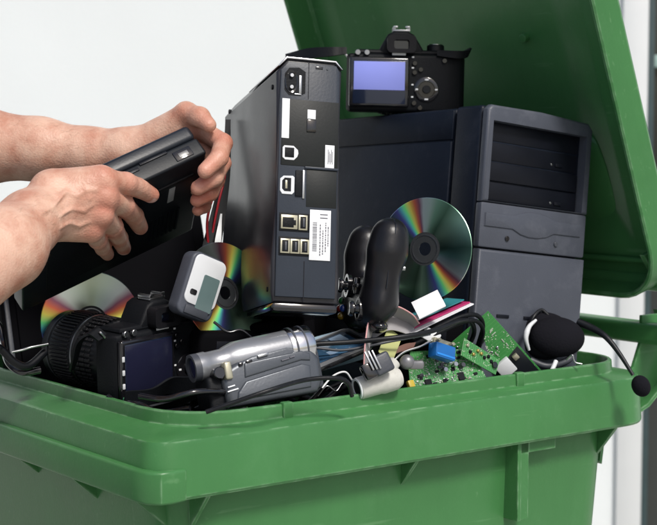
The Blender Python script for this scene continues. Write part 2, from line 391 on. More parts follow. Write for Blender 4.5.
# gussets below the skirt
def gus(pu, pv, du, dv, h, dep, t=.005):
    g_ = MB(); n_ = Vector((du, dv, 0)); tt = Vector((-dv, du, 0)) * t / 2
    a, b, c = Vector((pu, pv, Z0 - .05)), Vector((pu, pv, Z0 - .05)) + n_ * dep, Vector((pu, pv, Z0 - .05 - h)) + n_ * .002
    b2 = b + Vector((0, 0, -.012))
    vs = [p + s_ * tt for s_ in (-1, 1) for p in (a, b, b2, c)]
    g_.add(vs, [(0, 1, 2, 3), (7, 6, 5, 4), (0, 4, 5, 1), (1, 5, 6, 2), (2, 6, 7, 3), (3, 7, 4, 0)]); g_.build('gusset', GREEN, bn, 20)
for u_, h in ((.335, .05), (.66, .05), (.06, .05)): gus(u_, .034, 0, -1, h, .034)
for v_, h in ((.06, .055), (.20, .055), (.34, .05), (.48, .05)): gus(.052, v_, -1, 0, h, .05)
g_ = MB(); g_.bx(.495, .501, .004, .05, Z0 - .155, Z0 - .05, .001); g_.bx(.501, .56, .006, .012, Z0 - .075, Z0 - .05, .001); g_.bx(.501, .515, .006, .04, Z0 - .155, Z0 - .05, .001); g_.build('gusset', GREEN, bn, 20)
g_ = MB(); g_.bx(.13, .135, .028, .06, Z0 - .60, Z0 - .05, .001); g_.build('gusset', GREEN, bn, 20)
# wheels and axle behind the body
for s_ in (.04, .54):
    wh = MB(); wh.cyl((.66, s_ - .025, .10), (.66, s_ + .025, .10), .10, n=40); o = wh.build('wheel', RUB, bn)
    hb = MB(); hb.cyl((.66, s_ - .028, .10), (.66, s_ + .028, .10), .055, n=30); hb.build('rim', GREYD, o)
# hinge bar / handle at the back with its two curved brackets
HU, HZ = .80, Z0 + .048
m = MB(); m.prism(rrect(-.019, .019, -.014, .014, .009, 5), -.0, .50, .002, 2, Matrix.Translation((HU + .012, .025, HZ - .010)) @ Matrix.Rotation(-math.pi / 2, 4, 'X'))
m.build('handle', GREEN, bn)
def bracket(v0, v1):
    b_ = MB(); out = []
    # profile in (u,z): sweeps from under the skirt up to the handle
    top = [(.698, -.125), (.700, -.07), (.715, -.045), (.75, -.03), (.785, -.005), (.80, .03), (.80, .062)]
    bot = [(.846, .062), (.862, .03), (.856, .0), (.835, -.035), (.804, -.059), (.776, -.069), (.735, -.078), (.717, -.094), (.712, -.125)]
    pl = [(u, Z0 + z) for u, z in top + bot]
    b_.prism(pl, v0, v1, .0015, 2, Matrix(((1, 0, 0, 0), (0, 0, 1, 0), (0, 1, 0, 0), (0, 0, 0, 1))))
    b_.build('hinge_bracket', GREEN, bn, 30)
    b_ = MB(); L = top
    vs = []
    for (u, z) in bot[:9]: vs += [(u, v0 - .012, Z0 + z), (u, v1 + .012, Z0 + z), (u - .004, v1 + .012, Z0 + z + .004), (u - .004, v0 - .012, Z0 + z + .004)]
    fs = []
    for i in range(8):
        for k in range(4): a, c = i * 4 + k, i * 4 + (k + 1) % 4; fs.append((a, c, c + 4, a + 4))
    fs += [(3, 2, 1, 0), (32, 33, 34, 35)]
    b_.add(vs, fs); b_.build('bracket_flange', GREEN, bn, 30)
bracket(.082, .088); bracket(.50, .506)
# lid, hinged on the handle and leaning over the load
PH = R_(70)
lidM = binM.inverted() @ frame(B(HU, .0, HZ), B(HU, .58, HZ), B(HU, 0, HZ) + (binM.to_3x3() @ Vector((-math.cos(PH), 0, math.sin(PH)))))
# lid local: X across (v), Z up along the lid, Y = towards the load or away
yd = (binM @ lidM).to_3x3() @ Vector((0, 1, 0)); sgn = 1 if yd.dot(binM.to_3x3() @ Vector((1, 0, 0))) > 0 else -1   # sgn*Y points away from the load
lid = MB(); 
def LL(e, d): # outline inset e, y away d
    return [(x, z) for x, z in loop(e - .0, .61 - e, .058 + e, .76 - e, (max(.01, .07 - e),) * 4, 8, 10)]
def lidrings(lst):
    n = len(lst[0][0]); vs = []; fs = []
    for Lq, y in lst: vs += [(x, sgn * y, z) for x, z in Lq]
    for i in range(len(lst) - 1):
        for k in range(n):
            a, b = i * n + k, i * n + (k + 1) % n; fs.append((a, b, b + n, a + n))
    fs.append(tuple(range(n))[::-1]); fs.append(tuple(range((len(lst) - 1) * n, len(lst) * n)))
    return vs, fs
inner = [(LL(.0, 0), -.038), (LL(.002, 0), -.040), (LL(.005, 0), -.040), (LL(.007, 0), -.038), (LL(.010, 0), -.004), (LL(.014, 0), .0), (LL(.058, 0), .002), (LL(.066, 0), .004), (LL(.125, 0), .032), (LL(.15, 0), .038)]
outer = [(LL(.145, 0), .042), (LL(.12, 0), .037), (LL(.06, 0), .008), (LL(.0, 0), .004), (LL(-.002, 0), .0), (LL(.0, 0), -.038)]
vs, fs = lidrings(inner); n_ = len(inner[0][0]); fs = fs[:-2] + [fs[-1]]; lid.add(vs, fs)
vs, fs = lidrings(outer); fs = [fs[-2]] + fs[:-2]; lid.add(vs, fs)
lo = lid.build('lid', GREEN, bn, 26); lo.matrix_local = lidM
b_ = MB(); b_.cyl((.135, 0, .245), (.135, 0, .246), .001); 
# rounded boss, ridge and moulded screw on the lid's inner side
bo = MB(); bo.sph((.135, sgn * .030, .185), (.050, .018, .075), 28, 16); bo.build('boss', GREEN, lo, 60)
rg = MB(); rg.tube([(.0, sgn * -.004, .12), (.02, sgn * -.004, .102), (.05, sgn * -.004, .098), (.57, sgn * -.004, .098)], .004, 8); rg.build('ridge', GREEN, lo, 60)
sc = MB(); sc.cyl((.205, sgn * .030, .395), (.205, sgn * .040, .395), .006, .006, 16); sc.build('rivet', GREEN, lo)
hb = MB(); hb.cyl((.03, sgn * .004, .066), (.58, sgn * .004, .066), .013, n=24); hb.build('rolled_edge', GREEN, lo)
for x0 in (.018, .555):
    ar = MB()
    ar.prism([(sgn * a_, b__) for a_, b__ in ((-.034, .12), (-.022, .085), (-.004, .062), (.002, .04), (-.006, .022), (-.014, .008), (-.012, -.016), (.012, -.02), (.026, .0), (.034, .05), (.03, .12))], x0, x0 + .008, .0012, 2, Matrix(((0, 0, 1, 0), (1, 0, 0, 0), (0, 1, 0, 0), (0, 0, 0, 1))))
    ar.build('hinge_arm', GREEN, lo, 30)

# ------------------------------------------------------------------ desktop computer tower
tw = thing('computer_tower', Matrix.Translation((.1876, 1.8554, 1.3979)) @ Euler((-.0422, .1243, .6237)).to_matrix().to_4x4(),
           'dark blue-grey desktop computer tower with black drive bays, standing against the open lid', 'computer')
W, H, D = .18, .42, .40
m = MB(); m.bx(.002, W - .002, .052, D, -H, -.001, .006); m.build('case', NAVY, tw)
m = MB(); m.bx(-.0005, .004, .054, D - .01, -H + .01, -.043, .0015); m.build('side_panel', NAVY, tw)
m = MB(); m.bx(.0002, .01, .054, D - .01, -.041, -.004, .0015); m.build('top_rail', NAVY, tw)
m = MB()
m.bx(0, W, .0015, .050, -H, 0, .005, 3)
o = m.build('bezel_side', NAVY, tw)
# bezel face with a bay opening: frame of four bars
m = MB(); x0, x1, zt, zb_ = .009, .169, -.019, -.1165
m.prism([(0, -.118), (0, -.006), (.006, 0), (.09, .0015), (W - .008, -.002), (W, -.010), (W, -.118)], -.012, .001, .004, 3, Matrix(((1, 0, 0, 0), (0, 0, 1, 0), (0, 1, 0, 0), (0, 0, 0, 1))))
# cut the opening with a boolean so the frame is one moulding
fo = m.build('bezel', GREYP, tw)
c_ = MB(); c_.bx(x0, x1, -.03, .004, zb_, zt); co = c_.build('cutter', GREYP, tw)
bo_ = fo.modifiers.new('b', 'BOOLEAN'); bo_.object = co; bo_.operation = 'DIFFERENCE'; bo_.solver = 'EXACT'
dg = bpy.context.evaluated_depsgraph_get(); nm = bpy.data.meshes.new_from_object(fo.evaluated_get(dg)); fo.modifiers.clear(); fo.data = nm
nm.shade_smooth(); nm.set_sharp_from_angle(angle=R_(35)); bpy.data.objects.remove(co)
bh = (zt - zb_) / 4
for k in range(4):
    z1 = zt - k * bh; b_ = MB(); y_ = -.002 if k >= 2 else .0005
    b_.bx(x0 + .002, x1 - .002, y_, .012, z1 - bh + .0012, z1 - .0006, .0012); bb = b_.build('drive_bay', BAY, tw)
    if k in (1, 3):
        q = MB(); q.bx(.128, .140, y_ - .0016, y_ + .002, z1 - bh + .006, z1 - bh + .010, .0005); q.build('eject_button', BAY, bb)
        q = MB(); q.cyl((.122, y_ - .001, z1 - bh + .008), (.122, y_ + .002, z1 - bh + .008), .0015); q.build('indicator_light', STEEL, bb)
FRM = Matrix(((1, 0, 0, 0), (0, 0, -1, 0), (0, 1, 0, 0), (0, 0, 0, 1)))
m = MB(); m.bx(0, W, -.0105, .001, -.1735, -.1185, .003); m.build('middle_panel', GREYP, tw)
hexo = [(.006, -.148), (.006, -.131), (.052, -.131), (.066, -.126), (.080, -.1235), (.095, -.1235), (.110, -.126), (.124, -.131), (W - .01, -.131), (W - .01, -.148), (.124, -.148), (.110, -.154), (.095, -.1565), (.080, -.1565), (.066, -.154), (.052, -.148)]
q = MB(); q.prism(hexo, .0090, .0112, .0006, 1, FRM); q.build('floppy_flap', mat('blue_grey_groove', (.05, .056, .075), .5), tw)
cx_, cy_ = .088, -.140
q = MB(); q.prism([(cx_ + (x - cx_) * .986, cy_ + (z - cy_) * .93) for x, z in hexo], .0090, .0122, .0007, 2, FRM); q.build('floppy_cover', GREYP, tw)
for x in (.045, .128): q = MB(); q.cyl((x, -.0125, -.160), (x, -.008, -.160), .0032); q.build('power_button', BLKG if x < .1 else GREYD, tw)
m = MB(); m.prism([(0, -H), (0, -.1755), (W, -.1755), (W, -H)], -.013, .001, .004, 3, Matrix(((1, 0, 0, 0), (0, 0, 1, 0), (0, 1, 0, 0), (0, 0, 0, 1)))); m.build('front_panel', GREYP, tw)
for x in (.045, .09, .13): q = MB(); q.box((x, -.0135, -.255), (.02, .002, .004), .0006); q.build('front_vent', BAY, tw)

# ------------------------------------------------------------------ game console
gc = thing('game_console', Matrix.Translation((-.0609, 1.6248, 1.1811)) @ Euler((-.1827, .0763, .2816)).to_matrix().to_4x4(),
           'tall black game console on end, its back full of ports facing the camera', 'game console')
W, H, D = .075, .27, .264
m = MB(); prof = [(0.002, 0), (.0, .01), (-.001, .05), (.002, .10), (.003, .14), (.0015, .20), (0, H - .016), (.012, H), (W - .008, H), (W, H - .010), (W - .001, .2), (W + .000, .12), (W + .002, .03), (W + .001, .0)]
m.prism(prof, .004, D, .004, 3, Matrix(((1, 0, 0, 0), (0, 0, 1, 0), (0, 1, 0, 0), (0, 0, 0, 1)))); m.build('shell', CONS, gc, 32)
m = MB(); m.prism([(.0035, .006), (.003, .2), (.004, H - .014), (.012, H - .005), (W - .008, H - .005), (W - .004, H - .012), (W - .004, .006)], .0, .01, .0012, 2, Matrix(((1, 0, 0, 0), (0, 0, 1, 0), (0, 1, 0, 0), (0, 0, 0, 1)))); m.build('back_panel', CONB, gc)
m = MB(); m.prism([(.001, H - .010), (.010, H + .001), (W - .008, H + .001), (W, H - .008), (W - .001, H - .0085), (W - .009, H - .0012), (.011, H - .0012), (.002, H - .0105)], .001, .14, .0008, 2, Matrix(((1, 0, 0, 0), (0, 0, 1, 0), (0, 1, 0, 0), (0, 0, 0, 1)))); m.build('bevel_glint', CHROME, gc)  # bright strip added to imitate the top bevel catching the sky
m = MB(); m.bx(.001, W - .001, .0, .12, -.010, -.0005, .003); m.build('foot', BLKG, gc)
def cx2(px): return (px - 279.5) / 60.5 * W
def cz2(py): return (304 - py) / 249. * H
def plate(name, m_, a, b, c, d, y0, y1, bev=.0006, par=None):
    q = MB(); q.bx(cx2(a), cx2(b), y0, y1, cz2(d), cz2(c), bev); return q.build(name, m_, par or gc)
q = MB(); q.prism([(cx2(x), cz2(y)) for x, y in ((286, 72), (290, 66), (299, 65), (305, 69), (305, 91), (300, 94), (290, 94), (286, 89))], -.0004, .002, 0, 1, Matrix(((1, 0, 0, 0), (0, 0, 1, 0), (0, 1, 0, 0), (0, 0, 0, 1)))); ps = q.build('power_socket', BLKM, gc)
q = MB()
q.lathe_open([(.0062, -.0006), (.0075, -.0012), (.0078, 0)], 24, Matrix.Translation((cx2(292), 0, cz2(80))) @ Matrix.Rotation(math.pi / 2, 4, 'X') @ Matrix.Diagonal((1, 1.7, -1, 1)))
q.build('socket_collar', BLKG, ps)
q = MB(); q.bx(cx2(299), cx2(301.5), -.0012, .001, cz2(92), cz2(73), .0005); q.bx(cx2(295), cx2(301.5), -.0012, .001, cz2(93.5), cz2(92), .0004); q.build('metal_tab', STEEL, ps)
for z in (74, 86): q = MB(); q.cyl((cx2(292), -.0035, cz2(z)), (cx2(292), 0, cz2(z)), .0022, n=14); q.build('pin', STEEL, ps)
plate('lock_slot', BLKG, 314, 321, 62, 65, -.0006, .001)
q = MB(); q.cyl((cx2(325), -.0008, cz2(64)), (cx2(325), .001, cz2(64)), .001, n=12); q.build('screw', GREYD, gc)
plate('cover_seam', BAY, 307.6, 308.2, 58, 97, -.0002, .001, 0)
plate('sticker_panel', mat('dark_olive_panel', (.008, .010, .010), .5, spec=.3), 284.5, 336.5, 98, 166, -.0006, .001)
plate('lower_panel', MATS['dark_olive_panel'], 308, 336, 168.5, 207, -.0004, .001)
plate('panel_ledge', CONB, 306, 337, 166, 168.4, -.0022, .001)
plate('serial_sticker', LABEL, 284.2, 291, 98, 138.5, -.0009, -.0003, .0001)
plate('seal_sticker', LABEL, 307.5, 315, 107.5, 117, -.0009, -.0003, .0001)
plate('port_cover', BLKG, 307, 315.5, 118, 130.5, -.0018, -.0003, .0005)
s_ = plate('date_sticker', LABEL, 324.5, 333, 142.5, 167.5, -.0009, -.0003, .0001)
q = MB()
for k in range(5): q.bx(cx2(327.0 + k * 1.0), cx2(327.5 + k * 1.0), -.0011, -.0008, cz2(162 - (k % 2) * 2), cz2(147 + (k % 3) * 2))
q.build('sticker_print', INK, s_)
s_ = plate('bar_code_sticker', LABEL, 311.8, 331, 209.5, 260.5, -.0012, -.0003, .0001)
q = MB(); rn = random.Random(3); y = 222
while y < 252: h_ = rn.uniform(.25, .8); q.bx(cx2(314.5), cx2(318.5), -.0014, -.0011, cz2(y + h_), cz2(y)); y += h_ + rn.uniform(.4, .9)
for xx, a, b in ((321, 224, 255), (323.5, 230, 254), (326, 222, 250), (328.3, 226, 246)):
    y = a
    while y < b: h_ = rn.uniform(.8, 2.6); q.bx(cx2(xx), cx2(xx + .9), -.0014, -.0011, cz2(y + h_), cz2(y)); y += h_ + .8
for yy in (213.5, 217): q.bx(cx2(321), cx2(328), -.0014, -.0011, cz2(yy + 1), cz2(yy))
q.build('sticker_print', INK, s_)
plate('port_recess', BAY, 284, 306, 140, 166, -.0002, .001)
# optical port: D shaped pale ring round a square hole
q = MB(); q.prism([(cx2(x), cz2(y)) for x, y in ((285.5, 148), (287, 146), (295.5, 146), (299.5, 150), (300, 153.5), (299, 157), (296, 160.5), (288, 160.5), (285.5, 158))], -.0012, .001, .0003, 1, Matrix(((1, 0, 0, 0), (0, 0, 1, 0), (0, 1, 0, 0), (0, 0, 0, 1)))); o = q.build('optical_port', WHITE, gc)
plate('hole', BLKM, 287.5, 296, 148, 158, -.0016, .001, .0004, o)
q = MB(); q.prism([(cx2(x), cz2(y)) for x, y in ((284, 180), (287, 177), (295.5, 176.5), (297, 178), (297, 193), (295, 195.5), (286, 195.5), (284, 192))], -.0014, .001, .0004, 1, Matrix(((1, 0, 0, 0), (0, 0, 1, 0), (0, 1, 0, 0), (0, 0, 0, 1)))); o = q.build('video_port', WHITE, gc)
q = MB(); q.prism([(cx2(x), cz2(y)) for x, y in ((285.8, 182), (288, 179), (293.8, 179), (293.8, 192.5), (288, 192.5), (285.8, 190))], -.0018, .001, 0, 1, Matrix(((1, 0, 0, 0), (0, 0, 1, 0), (0, 1, 0, 0), (0, 0, 0, 1)))); q.build('hole', BLKM, o)
q = MB(); q.bx(cx2(288.5), cx2(290.5), -.0022, 0, cz2(190), cz2(181.5), .0003); q.build('contact', BEIGE, o)
o = plate('av_port', BLKM, 297.8, 304, 170.5, 197, -.002, .001, .0006)
plate('metal_edge', STEEL, 304.3, 306.3, 170, 199, -.0016, .001, .0004, o)
for (a, b, c, d, holes) in ((285, 311.5, 215.5, 231.5, ((287, 299, 218, 229), (303, 308, 217.5, 229.5))), (285, 313, 239.5, 256, ((287, 292.5, 242, 253.5), (296, 301.5, 242, 253.5), (305, 310, 242, 253.5)))):
    q = MB(); q.bx(cx2(a) - .001, cx2(b) + .0005, -.0006, .0012, cz2(d) - .0015, cz2(c) + .0015, .0006); q.build('port_recess', BLKM, gc)
    for i, hh in enumerate(holes):
        o = plate('network_port' if (i == 0 and len(holes) == 2) else 'usb_port', BEIGE, hh[0] - 1.6, hh[1] + 1.6, hh[2] - 1.6, hh[3] + 1.6, -.0022, .001, .0005)
        if i == 0 and len(holes) == 2:
            plate('hole', BLKM, hh[0], hh[1] - 2, hh[2] + 1, hh[3], -.0026, 0, .0002, o); plate('hole', BLKM, hh[1] - 2.2, hh[1], hh[2] + 3.5, hh[3] - 2.5, -.0027, 0, .0002, o)
        else:
            plate('hole', BLKM, *hh, -.0026, 0, .0002, o); plate('tongue', GREYD, (hh[0] + hh[1]) / 2 - .3, (hh[0] + hh[1]) / 2 + 1.4, hh[2] + 1.5, hh[3] - 1.5, -.003, 0, .0002, o)
plate('cover_seam', BAY, 307.3, 308.1, 262, 303, -.0002, .001, 0)
for y, z in ((.022, H - .03), (.235, H - .014), (.02, .015)): q = MB(); q.cyl((-.0012, y, z), (.002, y, z), .0028, n=14); q.build('screw', BLKM, gc)

# ------------------------------------------------------------------ DSLR cameras
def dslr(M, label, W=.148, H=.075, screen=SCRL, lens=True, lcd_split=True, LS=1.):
    """local: X right seen from the back, Y forward (lens), Z up, origin at the body's back bottom left"""
    t = thing('slr_camera', M, label, 'camera', None)
    b = MB(); pts = [(0, .010), (.004, .002), (.04, 0), (W - .03, 0), (W - .008, .003), (W, .012), (W + .002, .045), (W - .004, .066), (W - .018, .070), (W - .034, .060), (W - .045, .042), (.012, .042), (.002, .034)]
    b.prism(pts, 0, H, .005, 3); b.prism([(.012, .006), (W - .012, .006), (W - .012, .04), (.012, .04)], H - .002, H + .006, .004, 3)
    b.build('body', BLKM, t, 40)
    # viewfinder hump
    p = MB(); prof = [(.040, H), (.046, H + .012), (.054, H + .026), (.062, H + .030), (.080, H + .030), (.088, H + .026), (.097, H + .012), (.104, H)]
    p.prism([(x, z) for x, z in prof], .006, .044, .004, 3, Matrix(((1, 0, 0, 0), (0, 0, 1, 0), (0, 1, 0, 0), (0, 0, 0, 1)))); p.build('pentaprism', BLKM, t, 40)
    e = MB(); XZ = Matrix(((1, 0, 0, 0), (0, 0, 1, 0), (0, 1, 0, 0), (0, 0, 0, 1)))
    e.lathe([(.0001, 0), (.0, 0)], 4)
    e = MB(); ox, oz = rrect(.052, .090, H + .001, H + .024, .006), rrect(.061, .081, H + .006, H + .018, .003)
    n = len(ox); vs = [(x, -.008, z) for x, z in ox] + [(x, -.008, z) for x, z in oz] + [(x, .008, z) for x, z in ox] + [(x, .002, z) for x, z in oz]; fs = []
    for k in range(n):
        k2 = (k + 1) % n; fs += [(k, k2, n + k2, n + k), (k, 2 * n + k, 2 * n + k2, k2), (n + k, n + k2, 3 * n + k2, 3 * n + k)]
    e.add(vs, fs); ec = e.build('eyecup', RUB, t)
    q = MB(); q.prism(oz, -.0, .001, 0, 1, Matrix.Translation((0, .002, 0)) @ XZ); q.build('eyepiece_glass', LENSG, ec)
    # hot shoe
    q = MB(); q.bx(.060, .083, .010, .030, H + .030, H + .0325, .0006); q.bx(.060, .064, .010, .03, H + .0325, H + .036, .0006); q.bx(.079, .083, .010, .03, H + .0325, H + .036, .0006); q.bx(.0605, .0665, .0095, .0125, H + .0345, H + .0372, .0005); q.bx(.0765, .0825, .0095, .0125, H + .0345, H + .0372, .0005)
    q.build('hot_shoe', STEEL, t)
    # screen, switched off; its reflection is painted on as a flat tint
    q = MB(); q.bx(.003, .082, -.006, .002, .006, H - .005, .003, 3); sf = q.build('screen_frame', BLKG, t)
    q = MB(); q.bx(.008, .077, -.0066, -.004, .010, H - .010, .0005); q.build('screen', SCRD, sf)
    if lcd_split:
        q = MB(); q.bx(.009, .076, -.0070, -.0050, .028, H - .011, .0003); q.build('screen_reflection', screen, sf)
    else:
        q = MB(); q.bx(.009, .076, -.0070, -.0050, .011, H - .011, .0003); q.build('screen_reflection', screen, sf)
    # control pad
    q = MB(); q.lathe([(.0165, 0), (.0165, .002), (.0150, .003), (.011, .003), (.0105, .0022), (.0, .0022)], 36, Matrix.Translation((.105, .001, .030)) @ Matrix.Rotation(math.pi / 2, 4, 'X')); dp = q.build('control_dial', BLKG, t)
    q = MB(); q.cyl((.105, .0, .030), (.105, -.004, .030), .0055, n=20); q.build('set_button', BLK, dp)
    for dx, dz in ((0, .0128), (0, -.0128), (.0128, 0), (-.0128, 0)):
        q = MB(); q.box((.105 + dx, -.0024, .030 + dz), (.005 if dz else .0035, .001, .0022), .0003); q.build('dial_mark', LABEL, dp)
    for x, z in ((.089, H - .012), (.089, H - .024), (.089, .012), (.097, H - .020), (.128, H - .008), (.097, .006)):
        q = MB(); q.cyl((x, .003, z), (x, -.0028, z), .0032, n=16); bt = q.build('button', BLKG, t)
    for x, z in ((.0865, H - .004), (.0865, H - .018), (.0865, .036), (.0865, .02)):
        q = MB(); q.box((x, -.0006, z), (.003, .001, .002), .0003); q.build('button_mark', LABEL, t)
    q = MB(); q.box((.068, -.0012, H - .0005), (.018, .0016, .0032), .0004); q.build('badge', LABEL, t)
    for x in (.014, .026): q = MB(); q.cyl((x, .001, H + .001), (x, -.003, H + .001), .0036, n=16); q.build('button', STEEL, t)
    # top dials, strap lugs
    q = MB(); q.cyl((.118, .022, H + .004), (.118, .022, H + .014), .0115, n=36); q.build('mode_dial', BLK, t)
    q = MB(); q.cyl((.118, .022, H + .0141), (.118, .022, H + .0148), .0095, n=30, bev=0); q.build('dial_cap', STEEL, t)
    q = MB(); q.cyl((.136, .054, H - .001), (.137, .057, H + .006), .0065, n=24); q.build('shutter_button', CHROME, t)
    for x in (.002, W - .002):
        q = MB(); q.tube([(x, .018, H - .004), (x + (-.006 if x < .1 else .006), .020, H + .003), (x, .026, H - .004)], .0013, 8); q.build('strap_lug', STEEL, t)
    q = MB(); q.prism([(W - .024, .010), (W - .002, .014), (W + .0025, .044), (W - .005, .066), (W - .016, .0705)], .006, H - .01, .003, 3); q.build('grip_rubber', RUB, t)
    # lens
    if lens:
        cx, cz = .068, .040
        T = Matrix.Translation((cx, .040, cz)) @ Matrix.Rotation(-math.pi / 2, 4, 'X') @ Matrix.Diagonal((LS, LS, 1, 1))
        q = MB(); q.lathe([(.034, 0), (.034, .008), (.036, .010), (.037, .018), (.0385, .022), (.0385, .026), (.037, .027), (.037, .034), (.0365, .066), (.038, .068), (.039, .072), (.039, .108), (.0385, .110), (.0385, .122), (.037, .124), (.0345, .124), (.033, .118), (.0, .116)], 72, T); ln = q.build('lens', BLK, t, 30)
        for z0, z1, nr, tall in ((.036, .064, 44, 3), (.074, .106, 60, 1)):
            q = MB()
            for k in range(nr):
                a = 2 * math.pi * k / nr
                for s in range(tall):
                    za = z0 + (z1 - z0) * s / tall + .0006; zb2 = z0 + (z1 - z0) * (s + 1) / tall - .0006
                    r = LS * (.0385 if tall == 3 else .0398)
                    q.box((cx + r * math.cos(a), .040 + (za + zb2) / 2, cz + r * math.sin(a)), (.0022, zb2 - za, .0034 if tall == 3 else .0022), .0004, 1, (0, -a, 0))
            q.build('grip_ring', RUB, ln, 30)
        q = MB(); q.sph((cx, .040 + .116, cz), (.033, .006, .033)); q.build('front_glass', LENSG, ln)
        q = MB(); q.ring(.0372, .0392, .0685, .0705, 60, T); q.build('trim_ring', STEEL, ln)
        q = MB(); q.box((cx - .006, .040 + .050, cz + .0395), (.012, .012, .002), .0006); q.build('scale_window', LENSG, ln)
        q = MB(); q.ring(.0388, .0396, .1112, .1125, 60, T); q.build('trim_ring', GREYD, ln)
    return t
topc = dslr(frame(at(346, 111, 1.995), at(466, 113.5, 2.0), at(345, 50, 1.99)), 'black SLR camera with a lavender reflection painted on its screen, sitting on top of the computer tower', W=.156, H=.076)
q = MB(); q.strip([(.000, .02, .080), (-.02, .015, .078), (-.05, .03, .076), (-.08, .06, .07)], [(0, .004, .009), (0, .004, .012), (0, .006, .014), (0, .01, .014)], .001); q.build('neck_strap', BLKM, topc)
q = MB(); q.strip([(.156, .02, .078), (.162, .012, .082), (.158, .004, .078), (.142, -.004, .076), (.118, .0, .078)], [(0, .006, .010), (.004, .004, .010), (.004, .0, .010), (0, .004, .010), (0, .004, .008)], .001); q.build('neck_strap', BLKM, topc)
# the camera with the long lens at the left rim
c2o = at(117, 411, 1.650)
c2 = dslr(axes(c2o, Vector((.66, .75, .06)), Vector((.08, .02, .99))), 'black SLR camera with a thick zoom lens, lying at the left end of the rim', W=.146, H=.082, screen=mat('reflecting_lcd', (.012, .013, .032), .15, bump=0), lcd_split=False, LS=1.08)
q = MB(); q.strip([(.0, .02, .078), (-.010, .026, .086), (-.016, .040, .074), (-.012, .055, .050), (-.004, .07, .036)], [(.014, 0, .004), (.016, .004, .004), (.018, .01, 0), (.016, .01, 0), (.014, .01, 0)], .0012); q.build('neck_strap', BLKM, c2)
q = MB(); q.strip([(.0, -.012, .012), (.03, -.020, .012), (.06, -.018, .020), (.09, -.022, .016), (.13, -.018, .026)], [(.002, -.004, .024), (.0, -.006, .022), (.0, -.010, .020), (.0, -.006, .022), (0, -.004, .022)], .0012); q.build('neck_strap', BLKM, c2)
q = MB(); q.strip([(-.004, -.010, -.004), (.03, -.024, .000), (.07, -.026, .002), (.11, -.026, .008)], [(.002, -.008, .014), (.0, -.010, .012), (.0, -.010, .012), (.0, -.006, .012)], .0012); q.build('neck_strap', BLK, c2)
for k in range(4):
    q = MB(); q.box((.0052, -.0066, .012 + k * .015), (.0034, .0016, .0060), .0006); q.build('menu_button', WHITE if k else mat('green_key', (.1, .4, .2), .4), c2)

# ------------------------------------------------------------------ camcorder
cm = thing('camcorder', frame(at(218, 410, 1.575), at(335, 391, 1.635), at(215, 333, 1.59)) @ Matrix.Scale(1.05, 4), 'silver-grey camcorder lying tilted just inside the near rim of the bin', 'camcorder')
XZ = Matrix(((1, 0, 0, 0), (0, 0, 1, 0), (0, 1, 0, 0), (0, 0, 0, 1)))
m = MB(); m.prism([(.013, .0), (.112, .002), (.119, .012), (.120, .036), (.112, .050), (.085, .055), (.045, .050), (.018, .040), (.011, .028)], .0, .050, .006, 4, XZ); m.build('body', SILD, cm, 45)
m = MB(); m.prism([(.022, .006), (.104, .008), (.107, .030), (.098, .033), (.034, .024), (.024, .014)], -.0022, .004, .002, 3, XZ); m.build('screen_cover', SILD, cm, 45)
m = MB(); m.prism([(.034, .0275), (.098, .0365), (.108, .035), (.109, .042), (.10, .046), (.036, .042)], -.0018, .004, .0015, 3, XZ); m.build('control_strip', SILD, cm, 45)
m = MB(); m.bx(-.004, .013, .006, .044, -.004, .034, .004, 3); m.build('battery', BLKM, cm)
T = Matrix.Translation((-.010, .020, .046)) @ Matrix.Rotation(math.pi / 2 - R_(3), 4, 'Y')
m = MB(); m.lathe([(.0125, 0), (.014, .0015), (.0145, .012), (.0135, .014), (.0138, .030), (.016, .036), (.0185, .045), (.0192, .070), (.0195, .100), (.0195, .104)], 48, T, 1.0); m.build('barrel', SILV, cm, 40)
m = MB(); m.lathe([(.0205, .102), (.0212, .104), (.0212, .126), (.0200, .1285), (.0165, .1285), (.016, .122), (.0, .121)], 48, T); br = m.build('lens_hood', CHROME, cm, 40)
m = MB(); m.ring(.0212, .0218, .1065, .1085, 48, T); m.ring(.0212, .0217, .118, .1195, 48, T); m.build('trim_ring', GREYD, br)
m = MB(); m.lathe([(.0, -.0008), (.0105, -.001), (.0112, .002)], 36, T); m.build('eyepiece_glass', LENSG, cm)
m = MB(); m.ring(.0110, .0142, -.003, .004, 40, T); m.build('eyecup', GREYD, cm)
m = MB(); m.cyl((.008, -.002, .036), (.008, .012, .036), .0062, n=24); m.build('zoom_wheel', BLKG, cm)
m = MB(); m.bx(.013, .021, -.004, .006, .028, .046, .002, 3); m.build('latch', BEIGE, cm)
for x, z, sx in ((.032, .0415, .005), (.041, .043, .007), (.057, .047, .012)): m = MB(); m.box((x, -.001, z), (sx, .004, .003), .001, 2, (0, -R_(8), 0)); m.build('button', STEEL if sx > .01 else BLKG, cm)
for x, z, sx, mt_ in ((.018, .021, .008, LABEL), (.019, .017, .012, LABEL), (.080, .0395, .009, INK), (.088, .041, .006, INK)): m = MB(); m.box((x, -.003 if x > .05 else -.0008, z), (sx, .0012, .0014), .0002, 1, (0, -R_(8), 0)); m.build('printed_mark', mt_, cm)
m = MB(); m.bx(.112, .122, .004, .046, .006, .046, .004, 3); m.build('front_bumper', GREYD, cm)

